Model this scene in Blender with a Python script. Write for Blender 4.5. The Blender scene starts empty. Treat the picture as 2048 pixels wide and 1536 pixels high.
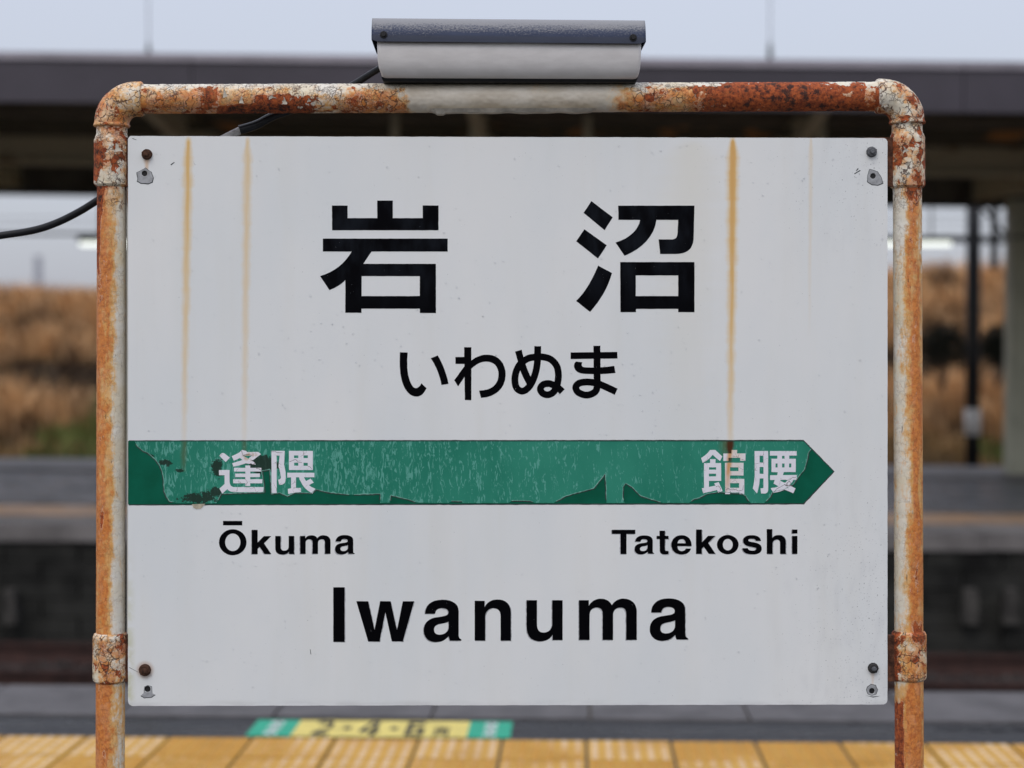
import bpy, math, random
from mathutils import Vector, Matrix, noise, geometry

# ------------------------------------------------------------------ camera, light, exposure
SC = bpy.context.scene
COL = SC.collection
F = 3400.0                     # focal length in photo pixels (2048 wide)
CAM_H = 1.39
PITCH = math.radians(1.15)
cam = bpy.data.cameras.new('camera')
cam.sensor_width = 36.0
cam.lens = F / 2048 * 36.0
cam.clip_start = 0.05
cam.clip_end = 3000
cam.dof.use_dof = True
cam.dof.focus_distance = 2.95
cam.dof.aperture_fstop = 2.4
cam_o = bpy.data.objects.new('camera', cam)
cam_o.location = (0, 0, CAM_H)
cam_o.rotation_euler = (math.pi / 2 - PITCH, 0, 0)
COL.objects.link(cam_o)
SC.camera = cam_o

SUN_EL, SUN_AZ = math.radians(50), math.radians(200)
sun = bpy.data.lights.new('sun', 'SUN')
sun.energy = 0.5
sun.angle = math.radians(30)
sun.color = (1.0, 0.97, 0.93)
sun_o = bpy.data.objects.new('sun', sun)
sun_o.rotation_euler = (math.radians(40), 0, math.radians(-20))
COL.objects.link(sun_o)

W = bpy.data.worlds.new('World')
SC.world = W
W.use_nodes = True
wn = W.node_tree
wn.nodes.clear()
sky = wn.nodes.new('ShaderNodeTexSky')
sky.sky_type = 'NISHITA'
sky.sun_disc = False
sky.sun_elevation = SUN_EL
sky.sun_rotation = SUN_AZ
sky.dust_density = 4.0
b1 = wn.nodes.new('ShaderNodeBackground')
b1.inputs['Strength'].default_value = 0.05
wn.links.new(sky.outputs[0], b1.inputs[0])
# overcast layer: brightness of the cloud sheet grows evenly towards the zenith
tc = wn.nodes.new('ShaderNodeTexCoord')
sep = wn.nodes.new('ShaderNodeSeparateXYZ')
wn.links.new(tc.outputs['Generated'], sep.inputs[0])
ramp = wn.nodes.new('ShaderNodeMapRange')
ramp.inputs[1].default_value = 0.0
ramp.inputs[2].default_value = 1.0
ramp.inputs[3].default_value = 0.445
ramp.inputs[4].default_value = 1.15
wn.links.new(sep.outputs[2], ramp.inputs[0])
b2 = wn.nodes.new('ShaderNodeBackground')
b2.inputs['Color'].default_value = (0.955, 0.985, 1.12, 1)
wn.links.new(ramp.outputs[0], b2.inputs['Strength'])
add = wn.nodes.new('ShaderNodeAddShader')
wn.links.new(b1.outputs[0], add.inputs[0])
wn.links.new(b2.outputs[0], add.inputs[1])
wo = wn.nodes.new('ShaderNodeOutputWorld')
wn.links.new(add.outputs[0], wo.inputs[0])

SC.view_settings.view_transform = 'Standard'
SC.view_settings.look = 'None'
SC.view_settings.exposure = -0.13
SC.view_settings.gamma = 1.0
SC.view_settings.use_curve_mapping = False

rnd = random.Random(7)

# ------------------------------------------------------------------ geometry helpers
CROT = cam_o.rotation_euler.to_matrix()
CP = Vector((0, 0, CAM_H))


def ray(px, py):
    return CROT @ Vector(((px - 1024) / F, -(py - 768) / F, -1.0))


# board plane: y = BD + BT * x, vertical
BD, BT = 2.957, 0.016
BN = Vector((BT, -1, 0)).normalized()          # towards the camera
BX = Vector((1, BT, 0)).normalized()
BASE = Vector((0, BD, 0))
PXM = BD / F                                     # metres per photo pixel on the board


def bp(px, py, off=0.0):
    """point of the sign's own plane (off = metres in front of it), in the sign's local space"""
    d = ray(px, py)
    t = BD / (d.y - BT * d.x)
    return CP + d * t + BN * off - BASE


# platform frame: s along the edge, t across it
TH = math.radians(-2.1)
PR = Matrix.Rotation(TH, 3, 'Z')


def pw(s, t, z):
    return PR @ Vector((s, t, z))


def hit(px, py, t0):
    d = PR.inverted() @ ray(px, py)
    k = t0 / d.y
    return d.x * k, CAM_H + d.z * k


G_FAR = -0.006
G_CAN = -0.0165


def mesh(name, verts, faces, mat=None, parent=None, smooth=False, uvf=None):
    me = bpy.data.meshes.new(name)
    me.from_pydata([tuple(v) for v in verts], [], faces)
    if smooth:
        me.polygons.foreach_set('use_smooth', [True] * len(me.polygons))
    if mat:
        me.materials.append(mat)
    me.validate()
    o = bpy.data.objects.new(name, me)
    COL.objects.link(o)
    if parent:
        o.parent = parent
    return o


def empty(name, loc, rz=0):
    o = bpy.data.objects.new(name, None)
    o.location = loc
    o.rotation_euler = (0, 0, rz)
    o.empty_display_size = 0.1
    COL.objects.link(o)
    return o


def tag(o, label=None, cat=None, group=None, kind=None):
    if label: o['label'] = label
    if cat: o['category'] = cat
    if group: o['group'] = group
    if kind: o['kind'] = kind
    return o


BOXF = [(0, 3, 2, 1), (4, 5, 6, 7), (0, 1, 5, 4), (1, 2, 6, 5), (2, 3, 7, 6), (3, 0, 4, 7)]


def boxv(x0, x1, y0, y1, z0, z1):
    return [Vector(p) for p in ((x0, y0, z0), (x1, y0, z0), (x1, y1, z0), (x0, y1, z0),
                                (x0, y0, z1), (x1, y0, z1), (x1, y1, z1), (x0, y1, z1))]


class MB:
    def __init__(s):
        s.v, s.f = [], []

    def add(s, v, f):
        n = len(s.v)
        s.v += list(v)
        s.f += [tuple(i + n for i in q) for q in f]

    def box(s, *a, tf=None):
        v = boxv(*a)
        if tf: v = [tf(p) for p in v]
        s.add(v, BOXF)

    def tube(s, pts, rad, seg=12, cap=True):
        v, f = sweep(pts, rad if isinstance(rad, (list, tuple)) else [rad] * len(pts), seg, cap)
        s.add(v, f)

    def build(s, name, mat, parent=None, smooth=False):
        return mesh(name, s.v, s.f, mat, parent, smooth)


def sweep(pts, radii, seg=24, cap=True, disp=None):
    pts = [Vector(p) for p in pts]
    n = len(pts)
    v, f = [], []
    up = None
    for i, p in enumerate(pts):
        d = (pts[min(i + 1, n - 1)] - pts[max(i - 1, 0)]).normalized()
        if up is None:
            up = Vector((0, 1, 0)) if abs(d.y) < 0.9 else Vector((1, 0, 0))
        a = (up - d * up.dot(d)).normalized()
        up = a
        b = d.cross(a)
        for k in range(seg):
            t = 2 * math.pi * k / seg
            e = a * math.cos(t) + b * math.sin(t)
            r = radii[i]
            if disp: r += disp(p + e * r)
            v.append(p + e * r)
    for i in range(n - 1):
        for k in range(seg):
            k2 = (k + 1) % seg
            f.append((i * seg + k, i * seg + k2, (i + 1) * seg + k2, (i + 1) * seg + k))
    if cap:
        f.append(tuple(range(seg - 1, -1, -1)))
        f.append(tuple(range((n - 1) * seg, n * seg)))
    return v, f


# ------------------------------------------------------------------ node helper
class NT:
    def __init__(s, name, rough=0.6, spec=0.5):
        s.m = bpy.data.materials.new(name)
        s.m.use_nodes = True
        s.t = s.m.node_tree
        s.b = s.t.nodes['Principled BSDF']
        s.b.inputs['Roughness'].default_value = rough
        s.b.inputs['Specular IOR Level'].default_value = spec
        s._c = None

    def node(s, typ, **kw):
        n = s.t.nodes.new(typ)
        for k, v in kw.items(): setattr(n, k, v)
        return n

    def put(s, sock, val):
        if isinstance(val, E): s.t.links.new(val.s, sock)
        elif val is not None:
            if isinstance(val, (tuple, list)) and len(val) == 3 and sock.type == 'RGBA': val = (*val, 1)
            sock.default_value = val

    def obj(s):
        if not s._c: s._c = s.node('ShaderNodeTexCoord')
        return E(s, s._c.outputs['Object'])

    def uv(s):
        if not s._c: s._c = s.node('ShaderNodeTexCoord')
        return E(s, s._c.outputs['UV'])

    def pos(s):
        return E(s, s.node('ShaderNodeNewGeometry').outputs['Position'])

    def attr(s, name, col=False):
        n = s.node('ShaderNodeAttribute', attribute_name=name)
        return E(s, n.outputs['Color' if col else 'Fac'])

    def rand(s):
        return E(s, s.node('ShaderNodeObjectInfo').outputs['Random'])

    def xyz(s, v):
        n = s.node('ShaderNodeSeparateXYZ')
        s.put(n.inputs[0], v)
        return [E(s, o) for o in n.outputs]

    def scale(s, v, sc, loc=(0, 0, 0)):
        n = s.node('ShaderNodeMapping')
        s.put(n.inputs[0], v)
        n.inputs['Scale'].default_value = sc
        n.inputs['Location'].default_value = loc
        return E(s, n.outputs[0])

    def noise(s, v, sc, det=4, ro=0.55, dist=0.0):
        n = s.node('ShaderNodeTexNoise')
        s.put(n.inputs['Vector'], v)
        n.inputs['Scale'].default_value = sc
        n.inputs['Detail'].default_value = det
        n.inputs['Roughness'].default_value = ro
        n.inputs['Distortion'].default_value = dist
        return E(s, n.outputs[0])

    def noisec(s, v, sc, det=3):
        n = s.node('ShaderNodeTexNoise')
        s.put(n.inputs['Vector'], v)
        n.inputs['Scale'].default_value = sc
        n.inputs['Detail'].default_value = det
        return E(s, n.outputs[1])

    def vor(s, v, sc, feat='DISTANCE_TO_EDGE', out=0, rnd_=1.0):
        n = s.node('ShaderNodeTexVoronoi', feature=feat)
        s.put(n.inputs['Vector'], v)
        n.inputs['Scale'].default_value = sc
        n.inputs['Randomness'].default_value = rnd_
        return E(s, n.outputs[out])

    def vadd(s, a, b, k=1.0):
        m = s.node('ShaderNodeVectorMath', operation='MULTIPLY_ADD')
        s.put(m.inputs[0], b)
        m.inputs[1].default_value = (k, k, k)
        s.put(m.inputs[2], a)
        return E(s, m.outputs[0])

    def ss(s, x, a, b, lo=0.0, hi=1.0):
        n = s.node('ShaderNodeMapRange', interpolation_type='SMOOTHSTEP')
        s.put(n.inputs[0], x)
        for i, q in zip((1, 2, 3, 4), (a, b, lo, hi)): s.put(n.inputs[i], q)
        return E(s, n.outputs[0])

    def mix(s, f, a, b):
        n = s.node('ShaderNodeMix', data_type='RGBA')
        s.put(n.inputs[0], f)
        s.put(n.inputs[6], a)
        s.put(n.inputs[7], b)
        return E(s, n.outputs[2])

    def bump(s, h, st=0.3, dist=0.001, nrm=None):
        n = s.node('ShaderNodeBump')
        n.inputs['Strength'].default_value = st
        n.inputs['Distance'].default_value = dist
        s.put(n.inputs['Height'], h)
        if nrm: s.put(n.inputs['Normal'], nrm)
        e = E(s, n.outputs[0])
        s.put(s.b.inputs['Normal'], e)
        return e

    def out(s, col=None, rough=None, spec=None, metal=None):
        s.put(s.b.inputs['Base Color'], col)
        if rough is not None: s.put(s.b.inputs['Roughness'], rough)
        if spec is not None: s.put(s.b.inputs['Specular IOR Level'], spec)
        if metal is not None: s.put(s.b.inputs['Metallic'], metal)
        return s.m


class E:
    def __init__(e, n, s): e.n, e.s = n, s

    def op(e, o, a, b=None, clamp=False):
        m = e.n.node('ShaderNodeMath', operation=o, use_clamp=clamp)
        e.n.put(m.inputs[0], a)
        if b is not None: e.n.put(m.inputs[1], b)
        return E(e.n, m.outputs[0])

    def __add__(e, o): return e.op('ADD', e, o)
    def __radd__(e, o): return e.op('ADD', o, e)
    def __sub__(e, o): return e.op('SUBTRACT', e, o)
    def __rsub__(e, o): return e.op('SUBTRACT', o, e)
    def __mul__(e, o): return e.op('MULTIPLY', e, o)
    def __rmul__(e, o): return e.op('MULTIPLY', o, e)
    def __truediv__(e, o): return e.op('DIVIDE', e, o)
    def abs(e): return e.op('ABSOLUTE', e)
    def clamp(e): return e.op('ADD', e, 0.0, True)
    def max(e, o): return e.op('MAXIMUM', e, o)
    def pow(e, o): return e.op('POWER', e, o)


# ------------------------------------------------------------------ materials
def simple(name, col, rough=0.7, var=0.25, sc=6, spec=0.4, bump=0.0, space='pos', det=5, metal=0.0):
    n = NT(name, rough, spec)
    v = n.pos() if space == 'pos' else n.obj()
    a = n.noise(v, sc, det, 0.6)
    c = n.mix(n.ss(a, 0.3, 0.7), tuple(x * (1 - var) for x in col), tuple(x * (1 + var) for x in col))
    if bump: n.bump(n.noise(v, sc * 6, 5), bump, 0.004)
    return n.out(c, metal=metal)


def streak(n, u, v, x0, y0, x1, y1, w0, w1, k=1.0, p=0.6, seed=0.0):
    """a run-down stain on the board: px/1000 units"""
    t = (v - y0) / (y1 - y0)
    wob = n.noise(n.scale(n.uv(), (0, 14, 0), (0, seed, 0)), 1, 2)
    cx = t * (x1 - x0) + x0 + (wob - 0.5) * 0.004
    w = (t * (w1 - w0) + w0) * n.ss(t, -0.03, 0.09, 0.35, 1.0) * n.ss(n.noise(n.scale(n.uv(), (0, 40, 0), (0, seed + 9, 0)), 1, 2), 0.25, 0.7, 0.8, 1.2)
    d = (u - cx).abs() / w
    m = n.ss(d, 1.25, 0.0)
    top = n.ss(t, -0.012, 0.02)
    fade = (1.0 - t).clamp().pow(p)
    return m * top * fade * k


def panel_mat():
    n = NT('aged_white_panel', 0.42, 0.45)
    uv = n.uv()
    u, v, _ = n.xyz(uv)
    big = n.noise(n.scale(uv, (1.6, 0.7, 1)), 2.2, 4)
    vert = n.noise(n.scale(uv, (9, 0.8, 1)), 1.6, 4)
    base = n.mix(n.ss(big, 0.3, 0.7), (0.745, 0.775, 0.772), (0.805, 0.815, 0.795))
    base = n.mix(n.ss(vert, 0.45, 0.8) * 0.25, base, (0.70, 0.69, 0.62))
    # rust runs
    gr = n.noise(n.scale(uv, (60, 6, 1)), 3, 4)
    g2 = n.ss(gr, 0.2, 0.6, 0.65, 1.0)
    s1 = streak(n, u, v, .3770, .274, .3675, .90, .0125, .0065, 1.1, .50, 1)
    s2 = streak(n, u, v, .4955, .274, .4880, .90, .0115, .0065, .80, .50, 3)
    s3 = streak(n, u, v, 1.4655, .274, 1.4600, .90, .0150, .0075, 1.25, .35, 5)
    s4 = streak(n, u, v, 1.6220, .274, 1.6180, .68, .0060, .0040, .40, .8, 7)
    s5 = streak(n, u, v, .2935, .314, .2935, .355, .0075, .0035, 1.3, .3, 8)
    s6 = streak(n, u, v, 1.7455, 1.340, 1.7455, 1.375, .0065, .0025, .9, .3, 9)
    wide = streak(n, u, v, 1.385, .28, 1.36, .95, .07, .05, .22, .6, 10)
    yel = ((s1 + s2 + s3 + s4) * g2).clamp()
    base = n.mix(wide, base, (0.70, 0.62, 0.40))
    base = n.mix((yel * 0.95).clamp(), base, (0.76, 0.52, 0.20))
    core = ((s3 - 0.72) * 2.2).clamp() + ((s1 - 0.8) * 2.0).clamp() + (s5 * 0.8) + s6 * 0.6
    base = n.mix((core * 0.6).clamp(), base, (0.66, 0.32, 0.06))
    # halo of rust round the lower left bolt
    dx, dy = u - 0.290, v - 1.340
    r = (dx * dx + dy * dy).pow(0.5)
    base = n.mix(n.ss(r, 0.022, 0.010) * 0.55, base, (0.40, 0.20, 0.08))
    # algae along the lower left edge
    al = n.ss(u, 0.275, 0.257) * n.ss(v, 1.05, 1.34) * n.ss(n.noise(uv, 30, 4), 0.35, 0.6)
    base = n.mix(al * 0.6, base, (0.50, 0.50, 0.24))
    # specks of dirt, dense on the right
    sp = n.noise(n.scale(uv, (300, 260, 1)), 1, 2, 0.5)
    dens = n.ss(u, 1.48, 1.74) * (n.ss(v, 0.75, 1.2) * 0.75 + n.ss(v, 0.62, 0.35) * 0.7)
    dn = n.noise(n.scale(uv, (9, 4, 1)), 1, 3)
    thr = 0.765 - dens * 0.105 - dn * 0.05
    spm = n.ss(sp - thr, 0.0, 0.03)
    base = n.mix(spm * 0.6, base, (0.16, 0.16, 0.17))
    sm = n.ss(n.noise(n.scale(uv, (26, 9, 1)), 1.5, 5), 0.45, 0.8) * dens
    base = n.mix(sm * 0.30, base, (0.40, 0.41, 0.44))
    # grime along the top and bottom edges
    eg = n.ss(v, 1.395, 1.411) * n.ss(n.noise(n.scale(uv, (14, 50, 1)), 1, 3), 0.35, 0.7)
    base = n.mix(eg * 0.35, base, (0.45, 0.45, 0.44))
    h = n.noise(n.scale(uv, (220, 220, 1)), 1, 2) * 0.4 + n.noise(n.scale(uv, (12, 12, 1)), 1, 2) * 4
    n.bump(h, 0.06, 0.0006)
    return n.out(base, rough=n.ss(big, 0.3, 0.7, 0.36, 0.5))


def film_mat():
    n = NT('faded_green_film', 0.45, 0.25)
    uv = n.uv()
    u, v, _ = n.xyz(uv)
    zone = n.noise(n.scale(uv, (6, 3, 1)), 1.3, 3)
    col = n.mix(n.ss(zone, 0.3, 0.7), (0.012, 0.195, 0.125), (0.028, 0.255, 0.170))
    wv = n.noise(n.scale(uv, (150, 42, 1)), 1, 4, 0.65, 1.4)
    wv2 = n.noise(n.scale(uv, (60, 9, 1)), 1, 3)
    left = n.ss(u, 1.25, 0.75) * 0.055
    gap = n.ss((n.noise(n.scale(uv, (28, 0.7, 1)), 1, 1) - 0.5).abs(), 0.0, 0.05) * 0.06
    m = n.ss(wv + wv2 * 0.22 + left + gap - zone * 0.02, 0.735, 0.80)
    col = n.mix(m * 0.8, col, (0.12, 0.40, 0.32))
    # stains running on from the board above
    gr = n.ss(n.noise(n.scale(uv, (50, 10, 1)), 2, 4), 0.2, 0.6, 0.6, 1)
    s1 = streak(n, u, v, .3690, .875, .3665, .945, .0075, .007, .9, .3, 1)
    s2 = streak(n, u, v, .4880, .875, .4890, .915, .0080, .006, .8, .3, 3)
    s3 = streak(n, u, v, 1.4600, .875, 1.4590, .925, .0090, .006, 1.5, .2, 5)
    s3b = streak(n, u, v, 1.4500, .878, 1.4490, .912, .0180, .010, .9, .2, 6)
    col = n.mix(((s1 + s2 + s3b) * gr).clamp() * 0.8, col, (0.10, 0.10, 0.03))
    col = n.mix((s3 * gr).clamp(), col, (0.07, 0.022, 0.004))
    # black mould patches
    mf = n.noise(n.scale(uv, (170, 170, 1)), 1, 5, 0.7)

    def blob(cx, cy, rx, ry):
        a, b = (u - cx) / rx, (v - cy) / ry
        return n.ss((a * a + b * b).pow(0.5), 1.1, 0.1)
    mo = blob(.330, .926, .024, .010).max(blob(.434, .935, .020, .028)).max(blob(.360, .941, .014, .006))
    mo = mo.max(blob(.400, .996, .066, .018)).max(blob(.430, .985, .026, .020)).max(blob(.300, .912, .020, .006))
    mo = mo.max(blob(.526, .930, .046, .026) * 1.5)
    mf2 = n.noise(n.scale(uv, (60, 60, 1)), 1, 3)
    mm = n.ss(mo * 0.72 + (mf - 0.5) * 1.5 + (mf2 - 0.5) * 1.2, 0.30, 0.48) * n.ss(mo, 0.0, 0.15)
    col = n.mix(mm * 0.92, col, (0.010, 0.022, 0.014))
    # dark line where dirt sits against the film's upper edge
    col = n.mix(n.ss(v, 0.8850, 0.8825) * 0.55, col, (0.015, 0.04, 0.035))
    n.bump(wv * 0.5 + m * 0.5 + n.noise(n.scale(uv, (10, 22, 1)), 1, 2) * 2, 0.25, 0.0005)
    return n.out(col)


def green_mat():
    n = NT('dark_green_vinyl', 0.4, 0.12)
    uv = n.uv()
    z = n.noise(n.scale(uv, (8, 8, 1)), 2, 4)
    c = n.mix(n.ss(z, 0.3, 0.7), (0.001, 0.088, 0.048), (0.002, 0.118, 0.068))
    d = n.ss(n.noise(n.scale(uv, (120, 120, 1)), 1, 3), 0.70, 0.76)
    c = n.mix(d * 0.3, c, (0.05, 0.2, 0.15))
    n.bump(z, 0.1, 0.0005)
    return n.out(c)


def letter_white_mat():
    n = NT('white_vinyl', 0.4, 0.4)
    uv = n.uv()
    u, v, _ = n.xyz(uv)
    z = n.noise(n.scale(uv, (40, 40, 1)), 1, 4)
    c = n.mix(n.ss(z, 0.35, 0.7), (0.78, 0.78, 0.83), (0.82, 0.82, 0.86))
    gr = n.ss(n.noise(n.scale(uv, (80, 25, 1)), 1, 4), 0.25, 0.6, 0.5, 1)
    s = streak(n, u, v, 1.4615, .895, 1.4525, .985, .0085, .007, 1.3, .35, 2)
    c = n.mix((s * gr).clamp(), c, (0.62, 0.32, 0.12))
    s2 = streak(n, u, v, 1.476, .895, 1.470, .985, .020, .014, .6, .4, 2)
    c = n.mix(s2.clamp(), c, (0.74, 0.62, 0.46))
    a, b = (u - 0.500) / .022, (v - .913) / .012
    bl = n.ss((a * a + b * b).pow(0.5), 1.0, 0.3) * n.ss(n.noise(n.scale(uv, (90, 90, 1)), 1, 3), 0.40, 0.60)
    c = n.mix(bl * 0.85, c, (0.55, 0.34, 0.15))
    cr = n.vor(n.vadd(n.scale(uv, (60, 60, 1)), n.noisec(n.scale(uv, (70, 70, 1)), 1), 0.9), 1)
    low = n.ss(n.noise(n.scale(uv, (22, 22, 1)), 1, 2), 0.50, 0.60)
    c = n.mix(n.ss(cr, 0.035, 0.0) * low * 0.75, c, (0.16, 0.11, 0.10))
    n.bump(z, 0.15, 0.0005)
    return n.out(c)


def black_mat():
    n = NT('black_vinyl', 0.4, 0.03)
    uv = n.uv()
    u, v, _ = n.xyz(uv)
    z = n.noise(n.scale(uv, (14, 5, 1)), 2, 3)
    up = n.ss(v, 0.66, 0.50)
    c = n.mix(n.ss(z, 0.35, 0.7) * up, (0.0020, 0.0020, 0.003), (0.009, 0.011, 0.015))
    sc = n.noise(n.scale(uv, (330, 40, 1)), 1, 2)
    c = n.mix(n.ss(sc, 0.72, 0.78) * 0.5 * up, c, (0.06, 0.065, 0.07))
    n.bump(n.noise(n.scale(uv, (300, 120, 1)), 1, 2), 0.1, 0.0004)
    return n.out(c)


def pipe_mat():
    """old paint: cream skin with cracks, orange run-down stain, bare rust where the paint is gone"""
    n = NT('peeling_painted_steel', 0.6, 0.4)
    p = n.obj()
    ru, st, cl = n.attr('rust'), n.attr('stain'), n.attr('clean')
    ver = n.attr('vertical')
    pv = n.scale(p, (1, 1, 0.30))
    # noise stretched along posts, even on fittings and rail
    nA = n.noise(p, 34, 6, 0.65, 0.6)
    nB = n.noise(pv, 60, 6, 0.65, 0.4)
    nM = nA * (1.0 - ver) + nB * ver
    f1 = n.noise(p, 160, 5, 0.7)
    f2 = n.noise(n.scale(p, (1, 1, 0.12)), 150, 4, 0.6)
    fine = f1 * (1.0 - ver * 0.6) + f2 * ver * 0.6
    nH = n.noise(p, 85, 5, 0.7)
    stain = n.ss(nM * 1.3 + (fine - 0.5) * 0.8 + (nH - 0.5) * 0.9 + st * 1.0, 0.84, 1.26)
    stain2 = n.ss(nM * 1.2 + (fine - 0.5) * 0.9 + (nH - 0.5) * 0.9 + st * 0.7 + ru * 0.6, 0.98, 1.30)
    cream = n.mix(n.ss(n.noise(p, 20, 4), 0.3, 0.7), (0.74, 0.65, 0.46), (0.80, 0.77, 0.68))
    cream = n.mix(cl, cream, n.mix(n.ss(n.noise(n.scale(p, (1, 1, 3)), 14, 4), 0.3, 0.7), (0.55, 0.485, 0.38), (0.70, 0.65, 0.55)))
    tint = n.mix(n.ss(fine, 0.3, 0.7), (0.66, 0.32, 0.080), (0.80, 0.49, 0.18))
    c = n.mix(stain * (1.0 - cl * 0.85), cream, tint)
    c = n.mix(stain2 * 0.85 * (1.0 - cl), c, n.mix(n.ss(f1, .35, .6), (0.46, 0.10, 0.016), (0.68, 0.215, 0.038)))
    # bare rust
    wob0 = n.noisec(p, 75, 5)
    cellc = n.vor(n.vadd(n.scale(p, (1, 1, 0.8)), wob0, 0.016), 88, 'F1', 1)
    cr_, cg_, _ = n.xyz(cellc)
    chip = n.ss(cr_, 0.80, 0.82) * n.attr('crack') * (1.0 - cl)
    cream_b = n.mix(cg_ * 0.35 * n.attr('crack') * (1.0 - cl), c, (0.80, 0.76, 0.66))
    c = n.mix(n.ss(nM, 0.6, 0.4), c, cream_b)
    rm = chip * 0.22 + nM * 1.0 + (fine - 0.5) * 0.35 + (nH - 0.5) * 0.35 + ru * 0.9
    bare = n.ss(rm, 0.82, 0.87)
    deep = n.ss(rm, 0.98, 1.16)
    rustc = n.mix(n.ss(f1, 0.35, 0.62), (0.17, 0.032, 0.012), (0.46, 0.105, 0.026))
    rustc = n.mix(deep * n.ss(n.noise(p, 70, 4, 0.7), 0.46, 0.58), rustc, (0.045, 0.016, 0.012))
    c = n.mix(bare, c, rustc)
    # cracks
    wob = n.noisec(p, 75, 5)
    pc = n.vadd(n.scale(p, (1, 1, 0.8)), wob, 0.016)
    e1 = n.vor(pc, 88)
    e2 = n.vor(n.vadd(p, wob, 0.008), 230)
    keep = n.ss(n.noise(p, 36, 3), 0.46, 0.60)
    k1 = n.ss(e1, 0.075, 0.020) * n.attr('crack') * n.ss(n.noise(p, 55, 4, 0.6), 0.44, 0.56)
    k2 = n.ss(e2, 0.085, 0.02) * n.attr('crack') * keep * 0.8
    # hairline vertical cracks of the posts
    hv = n.noise(n.scale(p, (1, 1, 0.16)), 330, 2, 0.5)
    k3 = n.ss(hv, 0.66, 0.71) * n.ss(n.noise(p, 28, 3), 0.50, 0.62) * ver * (1.0 - cl)
    crk = (k1.max(k2) * (1.0 - cl * 0.9)).max(k3 * 0.8)
    halo = n.ss(e1, 0.14, 0.02) * n.attr('crack') * (1.0 - cl) * n.ss(nA, 0.42, 0.62)
    c = n.mix(halo * 0.45, c, (0.50, 0.20, 0.06))
    c = n.mix(crk * 0.9, c, (0.060, 0.022, 0.012))
    # lifted flake edges painted paler, as though catching light
    lip = n.ss(rm, 0.775, 0.815) * n.ss(rm, 0.835, 0.815)
    c = n.mix(lip * 0.35, c, (0.78, 0.72, 0.62))
    h = (1.0 - bare) * 0.8 - crk * 1.0 + f1 * 0.5 * (1.0 - cl * 0.8) + n.noise(p, 300, 3) * bare * 0.6 + halo * 0.3
    n.bump(h, 0.8, 0.0012)
    return n.out(c, rough=n.ss(bare, 0, 1, 0.42, 0.85))


def tactile_mat(name, a, b, k=0.4):
    n = NT(name, 0.38, 0.5)
    p = n.pos()
    z = n.noise(p, 2.3, 5, 0.6)
    c = n.mix(n.ss(z + n.rand() * 0.25, k, k + 0.45 if k < .5 else k + .22), a, b)
    g = n.noise(n.scale(p, (1, 4, 1)), 9, 4)
    c = n.mix(n.ss(g, 0.5, 0.75) * 0.4, c, tuple(x * 0.45 for x in a))
    return n.out(c, rough=n.ss(z, 0.3, 0.7, 0.30, 0.6))


def asphalt_mat(name, col, wet=0.5):
    n = NT(name, 0.5, 0.5)
    p = n.pos()
    a = n.noise(n.scale(p, (1, 3, 1)), 2.5, 5, 0.6)
    f = n.noise(p, 60, 4, 0.7)
    c = n.mix(n.ss(f, 0.3, 0.7), tuple(x * 0.6 for x in col), tuple(x * 1.4 for x in col))
    n.bump(f, 0.4, 0.004)
    return n.out(c, rough=n.ss(a, 0.40, 0.58, 0.22, 0.22 + wet))


def rust_beam(name, col, rust, k=0.55):
    n = NT(name, 0.7, 0.3)
    p = n.pos()
    a = n.noise(n.scale(p, (1, 1, 2)), 2.0, 5, 0.65)
    c = n.mix(n.ss(a, k, k + 0.08), col, rust)
    return n.out(c)


M = {}
M['panel'] = panel_mat()
M['film'] = film_mat()
M['green'] = green_mat()
M['lwhite'] = letter_white_mat()
M['black'] = black_mat()
M['pipe'] = pipe_mat()
M['dirt_and_shade_line'] = simple('dirt_and_shade_edge', (0.035, 0.045, 0.045), 0.8, 0.4, 60)  # also colours the painted shade beside the torn film
M['grey_metal'] = simple('bare_aluminium', (0.34, 0.35, 0.36), 0.45, 0.25, 90, 0.5)
M['nut_dark'] = simple('dark_zinc_nut', (0.10, 0.105, 0.115), 0.5, 0.4, 200, 0.5, 0.3)
M['nut_black'] = simple('blackened_nut', (0.030, 0.028, 0.028), 0.6, 0.4, 200, 0.3, 0.3)
M['nut_rust'] = simple('rusted_nut', (0.075, 0.034, 0.020), 0.8, 0.5, 260, 0.3, 0.5)
M['frame_white'] = rust_beam('flaked_white_angle', (0.48, 0.47, 0.44), (0.20, 0.13, 0.09), 0.54)
M['frame_rust'] = simple('scaly_rust', (0.10, 0.040, 0.022), 0.85, 0.6, 70, 0.3, 0.8)
M['cable'] = simple('black_cable_sheath', (0.010, 0.011, 0.013), 0.3, 0.3, 90, 0.25)
M['conduit'] = simple('worn_grey_conduit', (0.36, 0.36, 0.35), 0.5, 0.5, 60, 0.4)
M['rubber_and_shade'] = simple('black_rubber_and_shade', (0.008, 0.008, 0.009), 0.6, 0.3, 90)  # also colours the shade discs in the screw holes
M['ballast'] = simple('ballast_stone', (0.040, 0.034, 0.031), 0.85, 0.55, 9, 0.3)
M['ballast_bed'] = simple('ballast_bed', (0.045, 0.038, 0.034), 0.9, 0.5, 14, 0.3, 0.8)
M['rail'] = simple('rusty_rail', (0.040, 0.018, 0.014), 0.7, 0.35, 12, 0.4)
M['sleeper'] = simple('stained_sleeper', (0.045, 0.034, 0.030), 0.85, 0.35, 9)
M['coping'] = simple('wet_coping_stone', (0.092, 0.087, 0.088), 0.5, 0.28, 5, 0.5, 0.3)
M['coping_far'] = simple('far_coping_stone', (0.145, 0.135, 0.13), 0.6, 0.35, 1.6, 0.4)
M['joint'] = simple('pale_mortar', (0.12, 0.105, 0.085), 0.8, 0.3, 30)
M['asphalt_wet'] = asphalt_mat('wet_dark_asphalt', (0.022, 0.023, 0.025), 0.35)
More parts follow.
